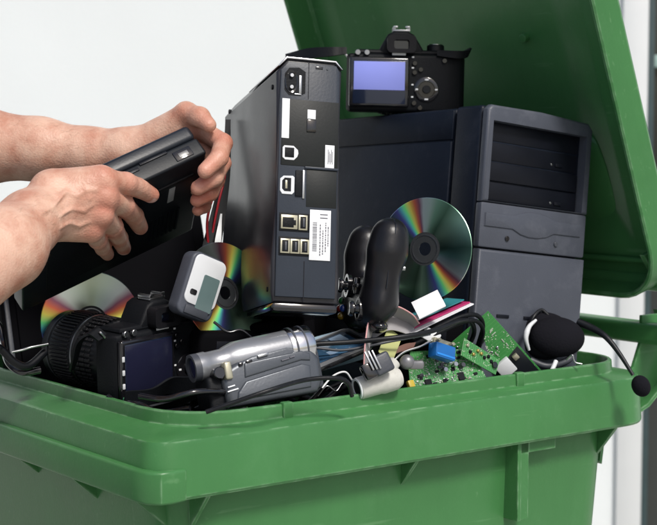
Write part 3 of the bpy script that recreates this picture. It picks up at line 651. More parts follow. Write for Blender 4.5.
# ------------------------------------------------------------------ discs
def disc(M, label):
    t = thing('compact_disc', M, label, 'disc', 'loose compact discs')
    m = MB(); m.lathe_open([(.0195, -.0006), (.0594, -.0006), (.06, 0), (.0594, .0006), (.0195, .0006), (.0195, -.0006)], 96); m.build('recorded_area', DISC, t, 30)
    m = MB(); m.lathe_open([(.0078, -.0006), (.0194, -.0006), (.0194, .0006), (.0078, .0006), (.0078, -.0006)], 60)
    h = m.build('hub', mat('disc_hub', (.05, .055, .06), .15, metal=.3, bump=0), t, 30)
    m = MB(); m.ring(.0155, .0168, .0006, .0011, 60); m.build('stacking_ring', STEEL, h); return t
def facing(c, n, up=(0, 0, 1)):
    Z = Vector(n).normalized(); X = Vector(up).cross(Z).normalized(); Y = Z.cross(X)
    return Matrix(((X.x, Y.x, Z.x, c.x), (X.y, Y.y, Z.y, c.y), (X.z, Y.z, Z.z, c.z), (0, 0, 0, 1)))
d1 = disc(facing(at(425, 249, 1.765), (-.50, -.85, .12)), 'rainbow compact disc leaning on the side of the computer tower')
d2 = copy_thing(d1, facing(at(225, 293, 1.755), (.66, -.70, .25)), 'green-tinted compact disc between the white phone and the console')
d3 = copy_thing(d1, facing(at(91, 322, 1.81), (.34, -.93, .06)), 'compact disc standing behind the zoom lens at the left')

# ------------------------------------------------------------------ laptop in the hands
Rr = at(207, 152, 1.69); Ll = at(22, 238, 1.60)
X = (Rr - Ll).normalized(); nf = Vector((0, -.55, -.835)); nf = (nf - X * nf.dot(X)).normalized()
ne = X.cross(nf); ne = ne if ne.z > 0 else -ne
# local X along the edge, Y = ne (edge normal, up towards viewer), Z = X x Y
lm = Matrix(((X.x, ne.x, X.cross(ne).x, Rr.x), (X.y, ne.y, X.cross(ne).y, Rr.y), (X.z, ne.z, X.cross(ne).z, Rr.z), (0, 0, 0, 1)))
sz = 1 if X.cross(ne).dot(nf) > 0 else -1      # face (bottom) lies at z=0 with normal sz*Z; thickness goes to -sz*Z
LW = (Rr - Ll).length
lp = thing('laptop', lm, 'closed black laptop held tilted in both hands over the bin', 'laptop')
LD, LT = .175, .042
def lz(a): return -sz * a
m = MB(); m.bx(-LW, 0, -LD, 0, lz(.0), lz(.0225), .003, 3); base = m.build('base', mat('laptop_base', (.006, .008, .011), .45, spec=.3), lp)
m = MB(); m.bx(-LW, 0, -LD, 0, lz(.0232), lz(LT), .005, 3); m.build('screen_lid', mat('laptop_lid', (.010, .013, .019), .40, spec=.4), lp)
m = MB(); m.bx(-.036, -.014, -.002, .0012, lz(.004), lz(.0165), .001); po = m.build('network_port', BLKG, lp)
m = MB(); m.bx(-.031, -.019, .0008, .0018, lz(.0065), lz(.0125), .0004); m.build('port_tongue', mat('port_metal_dull', (.16, .16, .16), .4, metal=.6), po)
m = MB(); m.bx(-.075, -.040, -.001, .0015, lz(.0185), lz(.022), .0007); m.build('latch_slot', BAY, lp)
m = MB(); m.bx(-.095, -.078, -.001, .0012, lz(.014), lz(.0185), .0006); m.build('port', BAY, lp)
m = MB(); m.cyl((-.120, .0012, lz(.009)), (-.120, -.002, lz(.009)), .0032, n=20); m.build('audio_jack', BLKG, lp)
m = MB(); m.bx(-.062, -.014, -.040, -.033, lz(-.0022), lz(.001), .001); m.build('rubber_foot', RUB, lp)
m = MB(); m.bx(-.045, -.037, -.075, -.045, lz(-.0008), lz(.001), .0003); m.build('sticker', mat('grey_sticker', (.28, .29, .30), .5), lp)
m = MB(); m.bx(-.20, -.080, -.15, -.045, lz(-.0010), lz(.001), .001); m.build('battery_cover', BLKM, lp)
for k in range(7): m = MB(); m.bx(-.065 + k * .006, -.062 + k * .006, -.15, -.10, lz(-.0006), lz(.001)); m.build('vent_slot', BAY, lp)

# ------------------------------------------------------------------ black flat monitor behind the discs
mo = thing('flat_monitor', frame(at(8, 366, 1.885), at(213, 350, 2.0), at(6, 200, 1.95)), 'black flat monitor standing on edge at the left, behind the disc and laptop', 'monitor')
m = MB(); m.bx(0, .285, .0, .03, -.08, .212, .004, 3); m.build('casing', DEAD, mo)
m = MB(); m.bx(.018, .268, -.004, .002, -.06, .192, .002); m.build('panel', DEAD, mo)
m = MB(); m.bx(.004, .010, -.003, .002, -.07, .20, .001); m.build('edge_strip', GREYD, mo)

# ------------------------------------------------------------------ white phone, smartphone
ph = thing('mobile_phone', frame(at(177, 303, 1.665), at(212, 317, 1.695), at(198, 256, 1.68)), 'grey and white mobile phone sticking up behind the zoom-lens camera', 'phone')
m = MB(); m.prism(rrect(-.003, .045, -.010, .062, .010, 6), -.007, .014, .003, 3, XZ); m.build('housing', GREYP, ph, 45)
m = MB(); m.prism(rrect(.001, .044, .004, .060, .008, 6), -.0085, -.004, .001, 2, XZ); m.build('front_cover', WHITE, ph, 45)
m = MB(); m.prism(rrect(.018, .040, .000, .040, .002, 3), -.0092, -.006, .0004, 1, XZ); m.build('screen', mat('grey_green_screen', (.10, .15, .15), .2, bump=0), ph)
m = MB(); m.prism(rrect(.006, .015, .014, .020, .002, 3), -.0095, -.006, .0004, 1, XZ); m.build('button', BLKG, ph)
m = MB(); m.bx(.006, .038, -.0095, -.006, -.008, .002, .002); m.build('keypad', GREYD, ph)

sp = thing('smartphone', frame(at(309, 374, 1.66), at(380, 344, 1.70), at(306, 345, 1.73)), 'smartphone with a blue reflecting screen lying right of the camcorder', 'phone')
XY = Matrix(((1, 0, 0, 0), (0, 0, -1, 0), (0, 1, 0, 0), (0, 0, 0, 1)))
m = MB(); m.prism(rrect(-.02, .088, 0, .060, .010, 6), -.004, .004, .002, 3, XZ); m.build('housing', BLKG, sp, 45)
m = MB(); a = rrect(-.02, .088, 0, .060, .010, 6); b = rrect(-.0175, .0855, .0025, .0575, .008, 6); n = len(a)
vs = [(x, -.0050, z) for x, z in a] + [(x, -.0055, z) for x, z in b] + [(x, -.0005, z) for x, z in a] + [(x, -.0035, z) for x, z in b]; fs = []
for k in range(n): k2 = (k + 1) % n; fs += [(k, k2, n + k2, n + k), (2 * n + k, 2 * n + k2, k2, k), (n + k, n + k2, 3 * n + k2, 3 * n + k)]
m.add(vs, fs); m.build('bezel', SILV, sp, 45)
m = MB(); m.bx(-.010, .078, -.0046, -.003, .006, .054, .0005); sc_ = m.build('screen', SCRB, sp)
m = MB()
for x0, x1, z0, z1 in ((.006, .03, .03, .046), (.036, .05, .012, .022), (.056, .072, .03, .05)): m.bx(x0, x1, -.0049, -.0045, z0, z1)
m.build('screen_tiles', mat('pale_blue_tiles', (.16, .24, .36), .2, bump=0), sc_)

# ------------------------------------------------------------------ SDF modelling for organic shapes
def cap(P, a, b, ra, rb):
    a = np.array(a, np.float32); b = np.array(b, np.float32); ab = b - a; t = np.clip(((P - a) @ ab) / max(1e-9, float(ab @ ab)), 0, 1)
    q = P - a - t[..., None] * ab
    return np.sqrt((q * q).sum(-1)) - (ra + (rb - ra) * t)
def ell(P, c, r, Rm=None):
    q = P - np.array(c, np.float32)
    if Rm is not None: q = q @ Rm
    k = np.sqrt(((q / np.array(r, np.float32)) ** 2).sum(-1)); return (k - 1) * min(r)
def smin(a, b, k):
    h = np.clip(.5 + .5 * (b - a) / k, 0, 1); return b + (a - b) * h - k * h * (1 - h)
def chain(P, pts, rs, k=.004):
    s = None
    for i in range(len(pts) - 1):
        c = cap(P, pts[i], pts[i + 1], rs[i], rs[i + 1]); s = c if s is None else smin(s, c, k)
    return s
A3 = lambda *a: tuple(at(*a))
def surface(fn, lo, hi, st):
    lo = np.array(lo, np.float32); n = [int(math.ceil((hi[i] - lo[i]) / st)) + 1 for i in range(3)]
    ax = [lo[i] + st * np.arange(n[i], dtype=np.float32) for i in range(3)]
    S = np.empty(n, np.float32)
    for i0 in range(0, n[0], 24):
        g_ = np.stack(np.meshgrid(ax[0][i0:i0 + 24], ax[1], ax[2], indexing='ij'), -1); S[i0:i0 + 24] = fn(g_)
    ins = S < 0
    cells = np.zeros([k - 1 for k in n], bool); cnt = np.zeros([k - 1 for k in n], np.float32); acc = np.zeros([k - 1 for k in n] + [3], np.float32)
    def sl(off): return tuple(slice(off[i], n[i] - 1 + off[i]) for i in range(3))
    for a in range(3):
        o1, o2 = [i for i in range(3) if i != a]
        for p in (0, 1):
            for q in (0, 1):
                of = [0, 0, 0]; of[o1] = p; of[o2] = q; og = list(of); og[a] = 1
                A_, B_ = S[sl(of)], S[sl(og)]; cr = (A_ < 0) != (B_ < 0)
                t = np.where(cr, A_ / np.where(cr, A_ - B_, 1), 0)
                cnt += cr
                for i in range(3): acc[..., i] += np.where(cr, of[i] if i != a else t, 0)
    cells = cnt > 0; idx = -np.ones(cells.shape, np.int64); idx[cells] = np.arange(cells.sum())
    ii = np.argwhere(cells); V = lo + st * (ii + acc[cells] / cnt[cells][:, None])
    F_ = []
    for a in range(3):
        o1, o2 = [(1, 2), (2, 0), (0, 1)][a]
        s0 = [slice(None)] * 3; s1 = [slice(None)] * 3; s0[a] = slice(0, n[a] - 1); s1[a] = slice(1, n[a])
        A_, B_ = ins[tuple(s0)], ins[tuple(s1)]; e = np.argwhere(A_ != B_)
        e = e[(e[:, o1] > 0) & (e[:, o2] > 0) & (e[:, o1] < n[o1] - 1) & (e[:, o2] < n[o2] - 1)]
        d1_ = np.zeros(3, int); d1_[o1] = 1; d2_ = np.zeros(3, int); d2_[o2] = 1
        q = [idx[tuple((e - x).T)] for x in (0 * d1_, d1_, d1_ + d2_, d2_)]
        Q = np.stack(q, 1); fl = ~A_[tuple(e.T)]; Q[fl] = Q[fl][:, ::-1]; F_.append(Q)
    return V, np.concatenate(F_)
def np_mesh(name, V, Fc, m_, parent=None, color=None):
    me = bpy.data.meshes.new(name); me.from_pydata(V.tolist(), [], Fc.tolist())
    b = bmesh.new(); b.from_mesh(me); bmesh.ops.smooth_vert(b, verts=b.verts, factor=.5, use_axis_x=True, use_axis_y=True, use_axis_z=True)
    bmesh.ops.recalc_face_normals(b, faces=b.faces); b.to_mesh(me); b.free()
    if color is not None:
        at_ = me.attributes.new('tone', 'FLOAT_VECTOR', 'POINT'); at_.data.foreach_set('vector', color.astype(np.float32).ravel())
    me.materials.append(m_); me.shade_smooth(); o = bpy.data.objects.new(name, me); COL.objects.link(o)
    if parent: o.parent = parent
    return o

# ------------------------------------------------------------------ game controllers
def gamepad(M, label):
    """local: X width, Z towards the grip ends, Y = face normal"""
    t = thing('game_controller', M, label, 'game controller')
    def fn(P):
        s = ell(P, (0, 0, -.004), (.058, .015, .028)); s = smin(s, ell(P, (0, .004, -.014), (.062, .013, .020)), .012)
        for x in (-1, 1):
            g_ = chain(P, [(x * .050, -.004, -.008), (x * .055, -.001, .022), (x * .058, -.004, .046), (x * .058, -.006, .064)], (.0175, .0165, .0205, .0210), .012)
            s = smin(s, g_, .018)
            s = smin(s, ell(P, (x * .045, .006, -.014), (.024, .0145, .022)), .010)
        return s
    V, Fc = surface(fn, (-.09, -.035, -.06), (.09, .04, .11), .0022); np_mesh('shell', V, Fc, mat('satin_black', (.007, .007, .009), .33, spec=.35, bump=.03), t)
    for x in (-1, 1):
        q = MB(); q.tube([(x * .0785, -.001, .005), (x * .0765, -.003, .03), (x * .0785, -.006, .055), (x * .0765, -.0075, .075), (x * .060, -.007, .0842), (x * .043, -.006, .076), (x * .0375, -.005, .055)], .0006, 6); q.build('mould_seam', BLKG, t)
        q = MB(); q.cyl((x * .056, -.0225, .03), (x * .056, -.026, .03), .003, n=12); q.build('screw', STEEL, t)
    for x, z in ((-.044, -.018), (.022, .010)):
        q = MB(); q.cyl((x, .018, z), (x, .027, z), .006, .005, n=20); q.lathe([(.0, .006), (.0075, .0065), (.0088, .004), (.0088, .002), (.006, .0)], 28, Matrix.Translation((x, .026, z)) @ Matrix.Rotation(-math.pi / 2, 4, 'X')); st = q.build('thumbstick', BLKG, t)
        q = MB(); q.ring(.010, .0135, .018, .0225, 32, Matrix.Translation((x, 0, z)) @ Matrix.Rotation(-math.pi / 2, 4, 'X')); q.build('stick_collar', BLKG, t)
    for dx, dz, m_ in ((0, .009, 'green_lens'), (0, -.009, 'yellow_lens'), (.009, 0, 'red_lens'), (-.009, 0, 'blue_lens')):
        c = dict(green_lens=(.02, .2, .05), yellow_lens=(.3, .2, .02), red_lens=(.3, .02, .02), blue_lens=(.02, .06, .35))[m_]
        q = MB(); q.sph((.046 + dx, .021, -.016 + dz), (.0045, .0045, .0045), 16, 10); q.build('button', mat(m_, c, .12, coat=1, bump=0), t)
    q = MB(); q.bx(-.031, -.013, .016, .0225, .006, .011, .0015); q.bx(-.0245, -.0195, .016, .0228, -.001, .018, .0015); q.build('direction_pad', BLKG, t)
    for x in (-.045, .045): q = MB(); q.sph((x, .0, -.036), (.024, .012, .008)); q.build('trigger', BLKG, t)
    return t
gpo = at(369, 295, 1.735)
gp = gamepad(axes(gpo, Vector((-.20, .96, -.12)), Vector((.07, .10, .99))), 'black game controller standing with its grips up, beside the leaning disc')

# ------------------------------------------------------------------ circuit boards
def board(name, o_, x_, z_, w_, h_, m_, label, outline=None):
    t = thing(name, frame(o_, x_, z_), label, 'circuit board')
    q = MB(); q.prism(outline or [(0, 0), (w_, 0), (w_, h_), (0, h_)], -.0008, .0008, .0002, 1, XZ); q.build('board', m_, t, 20); return t
rn = random.Random(11)
b1 = board('circuit_board', at(541, 370, 1.855), at(486, 308.5, 1.83), at(500, 402, 1.86), 0, 0, PCB1, 'green circuit board with white traces standing on one corner, with a dark end strip',
           [(.0, .0), (.102, .0), (.102, .084), (0, .084)])
q = MB(); q.prism([(.002, .002), (.044, .002), (.030, .080), (.002, .080)], -.0013, -.0009, 0, 1, XZ); q.build('dark_area', PCBD, b1)
q = MB()
for s in range(26):
    a_ = rn.uniform(.05, .090); b__ = rn.uniform(.006, .07)
    q.box((a_, -.0012, b__), (.0012 if s % 2 else rn.uniform(.002, .006), .0006, rn.uniform(.002, .012) if s % 2 else .0011), .0001, 1)
for s in range(9): q.box((.056 + s * .0028, -.0012, .034), (.0012, .0006, .008), .0001, 1)
q.build('solder_trace', mat('tinned_trace', (.45, .52, .42), .35, metal=.3, bump=0), b1)
for k in range(8):
    q = MB(); q.cyl((rn.uniform(.05, .094), -.0008, rn.uniform(.002, .07)), (0, 0, 0), .001) if False else q.sph((rn.uniform(.05, .094), -.0012, rn.uniform(.004, .07)), (.0016, .0007, .0016), 12, 6); q.build('solder_joint', STEEL, b1)
q = MB(); q.box((.034, -.005, .030), (.020, .008, .020), .001); q.build('white_connector', WHITE, b1)
q = MB(); q.box((.036, -.004, .012), (.007, .006, .007), .001); q.build('connector', BEIGE, b1)

b2 = board('circuit_board', at(411, 395, 1.725), at(505, 376, 1.80), at(434, 350, 1.765), 0, 0, PCB2, 'dense green circuit board crowded with tiny chips, carrying a blue video socket',
           [(-.002, -.006), (.112, -.006), (.104, .040), (.018, .050), (.008, .030)])
for k in range(82):
    x, z = rn.uniform(.010, .100), rn.uniform(.0, .040); sx, sz_ = rn.choice(((.0042, .004), (.0022, .0012), (.0012, .0024), (.0026, .0014), (.0014, .0014), (.0055, .003)) if k < 80 else ((.009, .009),))
    q = MB(); q.box((x, -.0018, z), (sx, .0011 if sx < .008 else .0024, sz_), .0003, 1); q.build('chip' if sx > .004 else 'resistor', rn.choice((BLKM, BLKM, CAPM)) if sx > .004 else rn.choice((STEEL, BEIGE, LABEL, LABEL)), b2)
for k in range(5):
    x, z = rn.uniform(.015, .09), rn.uniform(0, .034); q = MB(); q.cyl((x, -.0008, z), (x, -.009, z), .003, n=16); q.build('capacitor', CAPM if k % 2 else STEEL, b2)
q = MB()
for k in range(520):
    x, z = rn.uniform(.008, .108), rn.uniform(-.004, .042); a_ = rn.choice((.0005, .0007, .0009))
    q.box((x, -.001, z), (a_ * rn.choice((1, 1, 3)), .0005, a_), 0, 1)
tag(q.build('solder_joints', mat('dull_solder', (.42, .46, .40), .4, metal=.3, bump=0), b2), None, None, kind='stuff')
q = MB(); q.bx(-.002, .006, -.006, .0, .004, .016, .001); q.build('yellow_jack', mat('yellow_jack_plastic', (.5, .38, .04), .4), b2)
# blue socket with its metal shell: parts of board 2
vga = frame(at(433, 356, 1.725), at(464, 366, 1.755), at(437, 338, 1.735)); lv = b2.matrix_world.inverted() @ vga
q = MB(); q.M = lv; q.bx(0, .031, -.005, .009, 0, .017, .0015); q.build('video_socket', BLUE, b2)
q = MB(); q.M = lv; q.bx(.001, .030, -.0058, -.0048, .002, .0045, .0005); q.build('video_socket_lip', mat('blue_lip', (.02, .2, .6), .3, bump=0), b2)
q = MB(); q.M = lv; q.bx(.004, .032, .003, .012, .0172, .0245, .001); q.cyl((.007, .0025, .021), (.007, -.003, .021), .0022, n=8); q.cyl((.029, .0025, .021), (.029, -.003, .021), .0022, n=8); q.build('socket_shell', BEIGE, b2)
b3 = board('circuit_board', at(462, 349, 1.765), at(509, 376, 1.81), at(468, 338, 1.775), 0, 0, PCB2, 'narrow green board strip with gold contacts lying across the other boards',
           [(0, -.008), (.060, -.008), (.062, .012), (.0, .014)])
for k in range(9):
    q = MB(); q.box((.006 + k * .006, -.002, rn.uniform(-.002, .008)), (.0036, .0024, .0036), .0004, 1); q.build('component', rn.choice((GOLD, BEIGE, BLKM)), b3)
q = MB(); q.cyl((.054, -.001, .002), (.054, -.004, .002), .004, n=20); q.build('coil', BLKG, b3)

# ------------------------------------------------------------------ cards, ribbons, connectors
def card(o_, x_, z_, w_, h_, m_, label, nm='card', cat='card'):
    q = MB(); q.prism(rrect(0, w_, 0, h_, .002, 3), -.0005, .0005, .0002, 1, XZ); o = q.build(nm, m_, None, 20); o.matrix_world = frame(o_, x_, z_); return tag(o, label, cat)
card(at(403, 327, 1.731), at(480, 293, 1.804), at(407, 320, 1.757), .100, .032, TEAL, 'teal plastic card, hindmost of the fanned strips right of the white flap', 'plastic_card')
card(at(408, 331, 1.724), at(484, 296, 1.800), at(411, 326, 1.743), .104, .024, MAG, 'magenta plastic card in the fan of strips right of the white flap', 'plastic_card')
card(at(413, 333.5, 1.720), at(485, 299, 1.795), at(415, 330, 1.730), .104, .015, PAPER, 'white plastic strip, lowest of the fan above the circuit boards', 'plastic_card')
q = MB(); XX = (at(446, 306, 1.72) - at(419.6, 319, 1.705)); ZZ = (at(411.4, 303, 1.725) - at(419.6, 319, 1.705)); pO = at(419.6, 319, 1.705)
q.strip([pO + XX * .5 + ZZ * 1.02, pO + XX * .5 + ZZ * .55 + Vector((0, -.001, 0)), pO + XX * .5 + ZZ * .12, pO + XX * .48 - ZZ * .02 + Vector((0, .003, 0)), pO + XX * .42 - ZZ * .02 + Vector((0, .008, 0)), pO + XX * .35 + ZZ * .2 + Vector((0, .014, 0))], [XX] * 6, .0005)
tag(q.build('paper_flap', PAPER), 'folded white paper flap standing above the magenta and teal cards', 'paper')
card(at(378, 352, 1.690), at(398, 366, 1.695), at(403, 333, 1.726), .020, .040, YEL, 'olive yellow square card below the thick black cable', 'plastic_card')
# looping grey ribbon with a pink edge
rb = thing('ribbon_cable', Matrix.Translation(at(370, 370, 1.670)), 'grey flat ribbon cable with a pink edge, arched over the smartphone', 'cable'); iv = rb.matrix_world.inverted()
pts = [at(366, 366, 1.670), at(368, 340, 1.675), at(374, 318, 1.690), at(392, 311, 1.705), at(409, 318, 1.718), at(416, 326, 1.725)]
ws = [Vector((.005, .010, 0)), Vector((.006, .016, .0)), Vector((.006, .022, -.008)), Vector((.0, .022, -.014)), Vector((-.004, .02, -.012)), Vector((-.006, .02, -.008))]
q = MB(); q.M = iv; q.strip(pts, ws, .0006); q.build('flat_cable', RIBG, rb)
q = MB(); q.M = iv; q.tube([p - w_ * .5 for p, w_ in zip(pts, ws)], .0009, 8); q.build('edge_wire', mat('pink_wire', (.62, .33, .33), .4, bump=0), rb)
q = MB(); q.strip([at(372, 331, 1.710), at(388, 322, 1.715), at(402, 324, 1.723), at(414, 330, 1.729)], [Vector((.0, .012, .018))] * 4, .0006); tag(q.build('ribbon_cable', RIBG), 'short grey ribbon cable tucked beneath the pink-edged ribbon', 'cable')
# cream plug pair
pg = thing('plug_connector', frame(at(360, 390, 1.662), at(392, 381, 1.678), at(358, 375, 1.665)), 'dirty white round plug lying against the near rim', 'plug')
q = MB(); T = Matrix.Translation((.004, .0, .002)) @ Matrix.Rotation(math.pi / 2, 4, 'Y'); q.lathe([(.0115, -.006), (.0125, -.005), (.0125, .020), (.0135, .024), (.013, .040), (.010, .046), (.004, .048), (0, .048)], 40, T); q.build('sleeve', CREAM, pg, 40)
q = MB(); q.lathe([(.0, -.0045), (.0092, -.0062), (.0095, -.0064)], 30, T); q.build('socket_hole', BLKM, pg)
q = MB(); q.ring(.0093, .0118, -.0075, -.0055, 36, T); q.build('end_ring', WHITE, pg)
q = MB(); q.cyl((.03, .004, .008), (.052, .002, .020), .011, .007, n=30); q.build('strain_relief', CREAM, pg)
pk = thing('plug_connector', frame(at(371, 364, 1.650), at(395, 352, 1.660), at(363, 352, 1.650)), 'dark grey plug with metal pins lying above the dirty white plug', 'plug')
q = MB(); q.bx(0, .022, -.006, .007, -.016, .006, .003, 3); q.build('housing', GREYD, pk)
for k in range(3): q = MB(); q.box((-.003 + k * .004, -.008, .004 - k * .001), (.0022, .002, .022), .0005); q.build('pin', STEEL, pk)
q = MB(); q.box((-.006, 0, -.006), (.014, .012, .018), .002); q.build('plug_tip', BLKG, pk)
q = MB(); q.sph((0, 0, 0), (.0085, .008, .0085)); q.box((.010, 0, -.003), (.018, .008, .010), .003)
o = q.build('round_button', mat('grey_metal_cap', (.20, .20, .21), .35, metal=.5), None); o.matrix_world = Matrix.Translation(at(407, 362, 1.692)); tag(o, 'small grey metal cap left of the dense circuit board', 'cap')

# ------------------------------------------------------------------ cables
def cable(pts, r, m_, label, nm='cable', flat=1.):
    q = MB(); q.tube(pts, r, 12, 10, flat); return tag(q.build(nm, m_, None, 60), label, 'cable')
cable([at(285, 350, 1.66), at(312, 344.5, 1.66), at(350, 342, 1.665), at(400, 337, 1.67), at(432, 331, 1.695), at(456, 322, 1.73), at(470, 321, 1.77), at(474, 333, 1.80), at(466, 352, 1.81)], .0028, BLK, 'thick black cable running over the smartphone to the magenta card')
cable([at(206, 412, 1.525), at(232, 403, 1.525), at(270, 390, 1.530), at(305, 380, 1.565), at(335, 378, 1.580), at(348, 383, 1.590), at(352, 396, 1.600)], .0024, BLK, 'black cable crossing the lower body of the camcorder')
cable([at(262, 352, 1.645), at(312, 348, 1.675), at(345, 350, 1.680), at(392, 341, 1.690), at(430, 334, 1.714)], .0016, GREYD, 'thin dark cable running just below the thick black cable')
cable([at(-60, 330, 1.660), at(-10, 345, 1.660), at(2, 350, 1.665), at(14, 362, 1.670), at(28, 366, 1.680), at(45, 352, 1.700)], .0045, BLK, 'black cable looping into the bin beside the lens at the left edge')
cable([at(-40, 300, 1.750), at(-4, 322, 1.740), at(3, 340, 1.730), at(8, 362, 1.700), at(22, 372, 1.690), at(40, 370, 1.700)], .004, BLKG, 'second black cable hanging in beside the monitor at the left edge')
cable([at(12, 352, 1.672), at(22, 350, 1.676), at(32, 347, 1.680), at(48, 344, 1.690)], .0015, STEEL, 'thin bright wire beside the front of the zoom lens')
cable([at(140, 396, 1.585), at(165, 399, 1.565), at(196, 392, 1.560), at(230, 392, 1.595)], .0034, BLKG, 'glossy black cable between the zoom-lens camera and the camcorder')
cable([at(222, 150, 1.800), at(221, 180, 1.790), at(212, 200, 1.780), at(207, 225, 1.780), at(210, 260, 1.790)], .0016, REDW, 'thin red wire hanging behind the fingers at the console', 'wire')
cable([at(226, 145, 1.820), at(225, 175, 1.800), at(218, 205, 1.790), at(212, 240, 1.790), at(214, 275, 1.790)], .0014, REDW, 'second red wire hanging behind the fingers, closer to the console', 'wire')
for k, (yy, lb) in enumerate(((315, 'upper of two black cables curving below the magenta card'), (321, 'lower of two black cables curving below the magenta card'))):
    cable([at(412, yy + 24, 1.74), at(436, yy + 13, 1.745), at(460, yy + 2, 1.755), at(476, yy, 1.77), at(483, yy + 10, 1.80), at(478, yy + 30, 1.82)], .0026, BLKM, lb)
# dark spare blades: a grey plastic leaf and its pale sliver beside the console
bl = thing('plastic_strip', Matrix.Translation(at(218, 240, 1.78)), 'narrow grey plastic strip with a white edge standing left of the console', 'plastic strip'); iv = bl.matrix_world.inverted()
q = MB(); q.M = iv; q.strip([at(205, 292, 1.77), at(210, 255, 1.78), at(218, 215, 1.80), at(226, 170, 1.83), at(228, 120, 1.86)], [Vector((.020, .004, 0)), Vector((.022, .004, 0)), Vector((.018, .004, 0)), Vector((.010, .004, 0)), Vector((.006, .002, 0))], .0012); q.build('dark_strip', BLKM, bl)
q = MB(); q.M = iv; q.strip([at(215, 268, 1.765), at(218, 240, 1.772), at(221, 214, 1.785)], [Vector((.008, .002, 0)), Vector((.007, .002, 0)), Vector((.002, .001, 0))], .0010); q.build('white_edge', WHITE, bl)

# ------------------------------------------------------------------ dark blocks and loose wires between the big pieces
def brick(M, size, label, m_=DEAD):
    t = thing('power_adaptor', M, label, 'adaptor'); a_, b__, c_ = size
    q = MB(); q.box((0, 0, 0), size, .006, 3); q.build('housing', m_, t)
    q = MB(); q.box((0, -b__ / 2 - .0003, c_ * .1), (a_ * .5, .0012, c_ * .4), .0004); q.build('rating_plate', BAY, t)
    q = MB(); q.tube([(a_ / 2 - .004, 0, 0), (a_ / 2 + .012, 0, .002), (a_ / 2 + .022, -.008, .006), (a_ / 2 + .02, -.03, .004), (a_ / 2, -.045, -.01)], .0026, 8); q.build('lead', BLKM, t)
def pose(px, py, d, rz_, ry_=0): return Matrix.Translation(at(px, py, d)) @ Euler((0, R_(ry_), R_(rz_))).to_matrix().to_4x4()
brick(pose(268, 345, 1.80, 12, -6), (.11, .05, .062), 'large black power adaptor wedged under the upright console')
brick(pose(352, 334, 1.86, -8, 10), (.12, .05, .06), 'black power adaptor under the game controller, behind the smartphone')
brick(pose(222, 352, 1.74, 30, 4), (.08, .05, .05), 'small black power adaptor between the zoom-lens camera and the console')
brick(pose(425, 338, 1.86, 5, 4), (.09, .04, .05), 'black power adaptor in the dark behind the olive card')
rn = random.Random(21)
def wire(pts, r_, m_, label): return cable(pts, r_, m_, label, 'wire')
wire([at(318, 396, 1.66), at(327, 386, 1.66), at(336, 391, 1.665), at(343, 383, 1.67), at(350, 389, 1.675)], .0009, STEEL, 'short curl of bright bare wire left of the dirty white plug')
wire([at(322, 388, 1.67), at(333, 376, 1.68), at(345, 372, 1.685), at(352, 380, 1.69)], .0011, LABEL, 'thin white wire bent behind the dirty white plug')
wire([at(392, 362, 1.71), at(404, 352, 1.72), at(421, 346, 1.73), at(436, 338, 1.745)], .0014, STEEL, 'thin grey wire rising to the blue video socket')
wire([at(362, 309, 1.72), at(366, 300, 1.725), at(372, 305, 1.73), at(380, 298, 1.735)], .0010, REDW, 'tiny red wire at the foot of the game controller')
wire([at(352, 312, 1.73), at(357, 303, 1.73), at(365, 311, 1.73)], .0010, mat('blue_wire', (.02, .05, .35), .4, bump=0), 'tiny blue wire at the foot of the game controller')
wire([at(214, 322, 1.66), at(228, 332, 1.655), at(241, 330, 1.66), at(252, 338, 1.665)], .0016, BLKG, 'glossy black wire behind the viewfinder end of the camcorder')
wire([at(108, 396, 1.64), at(118, 402, 1.63), at(140, 404, 1.60), at(160, 412, 1.585), at(190, 408, 1.57)], .0026, BLKG, 'glossy black wire lying under the zoom-lens camera')
q = MB(); q.strip([at(378, 370, 1.70), at(388, 356, 1.71), at(402, 348, 1.72), at(414, 346, 1.73)], [Vector((.004, .004, .008))] * 4, .0006); tag(q.build('ribbon_cable', mat('brown_ribbon', (.18, .09, .07), .5), None, 60), 'small brown ribbon cable behind the dark grey plug', 'cable')
q = MB(); q.bx(-.010, .010, -.004, .004, -.007, .007, .0015); o = q.build('clear_clip', LABEL, None); o.matrix_world = pose(431, 336, 1.745, 20, 30); tag(o, 'small white clip just above the blue video socket', 'clip')
q = MB(); q.prism(rrect(0, .06, 0, .045, .003, 3), -.0008, .0008, .0002, 1, XZ); o = q.build('plastic_card', mat('pale_blue_card', (.20, .30, .38), .4), None, 20); o.matrix_world = frame(at(318, 372, 1.72), at(360, 360, 1.74), at(322, 338, 1.75)); tag(o, 'pale blue card tucked under the smartphone', 'card')

# ------------------------------------------------------------------ headset
hs = thing('headset', Matrix.Translation(at(556, 336, 1.885)), 'black headset with foam ear pad, its boom microphone hanging over the rim at right', 'headset'); iv = hs.matrix_world.inverted()
M_ = facing(at(555, 337, 1.885), (.22, -.55, -.72)); M_ = iv @ M_
Me = iv @ frame(at(556, 335, 1.880), at(584, 337, 1.885), at(556, 314, 1.885))
q = MB(); q.M = Me; q.sph((0, -.004, -.003), (.0350, .021, .0250), 36, 20); q.build('ear_pad', FOAM, hs, 80)
q = MB(); q.M = Me; q.sph((-.010, .010, -.004), (.0300, .016, .0265), 36, 20); q.build('ear_cup', BLK, hs, 80)
q = MB(); q.M = Me; q.sph((-.012, .008, .010), (.0310, .012, .0190), 30, 16); q.build('pad_back', FOAM, hs, 80)
q = MB(); q.M = iv; q.tube([at(536, 320, 1.865), at(529, 327, 1.858), at(526, 338, 1.855), at(529, 350, 1.86)], lambda t: .0035 * (1 - .5 * abs(2 * t - 1)), 12); q.build('cup_trim', WHITE, hs, 60)
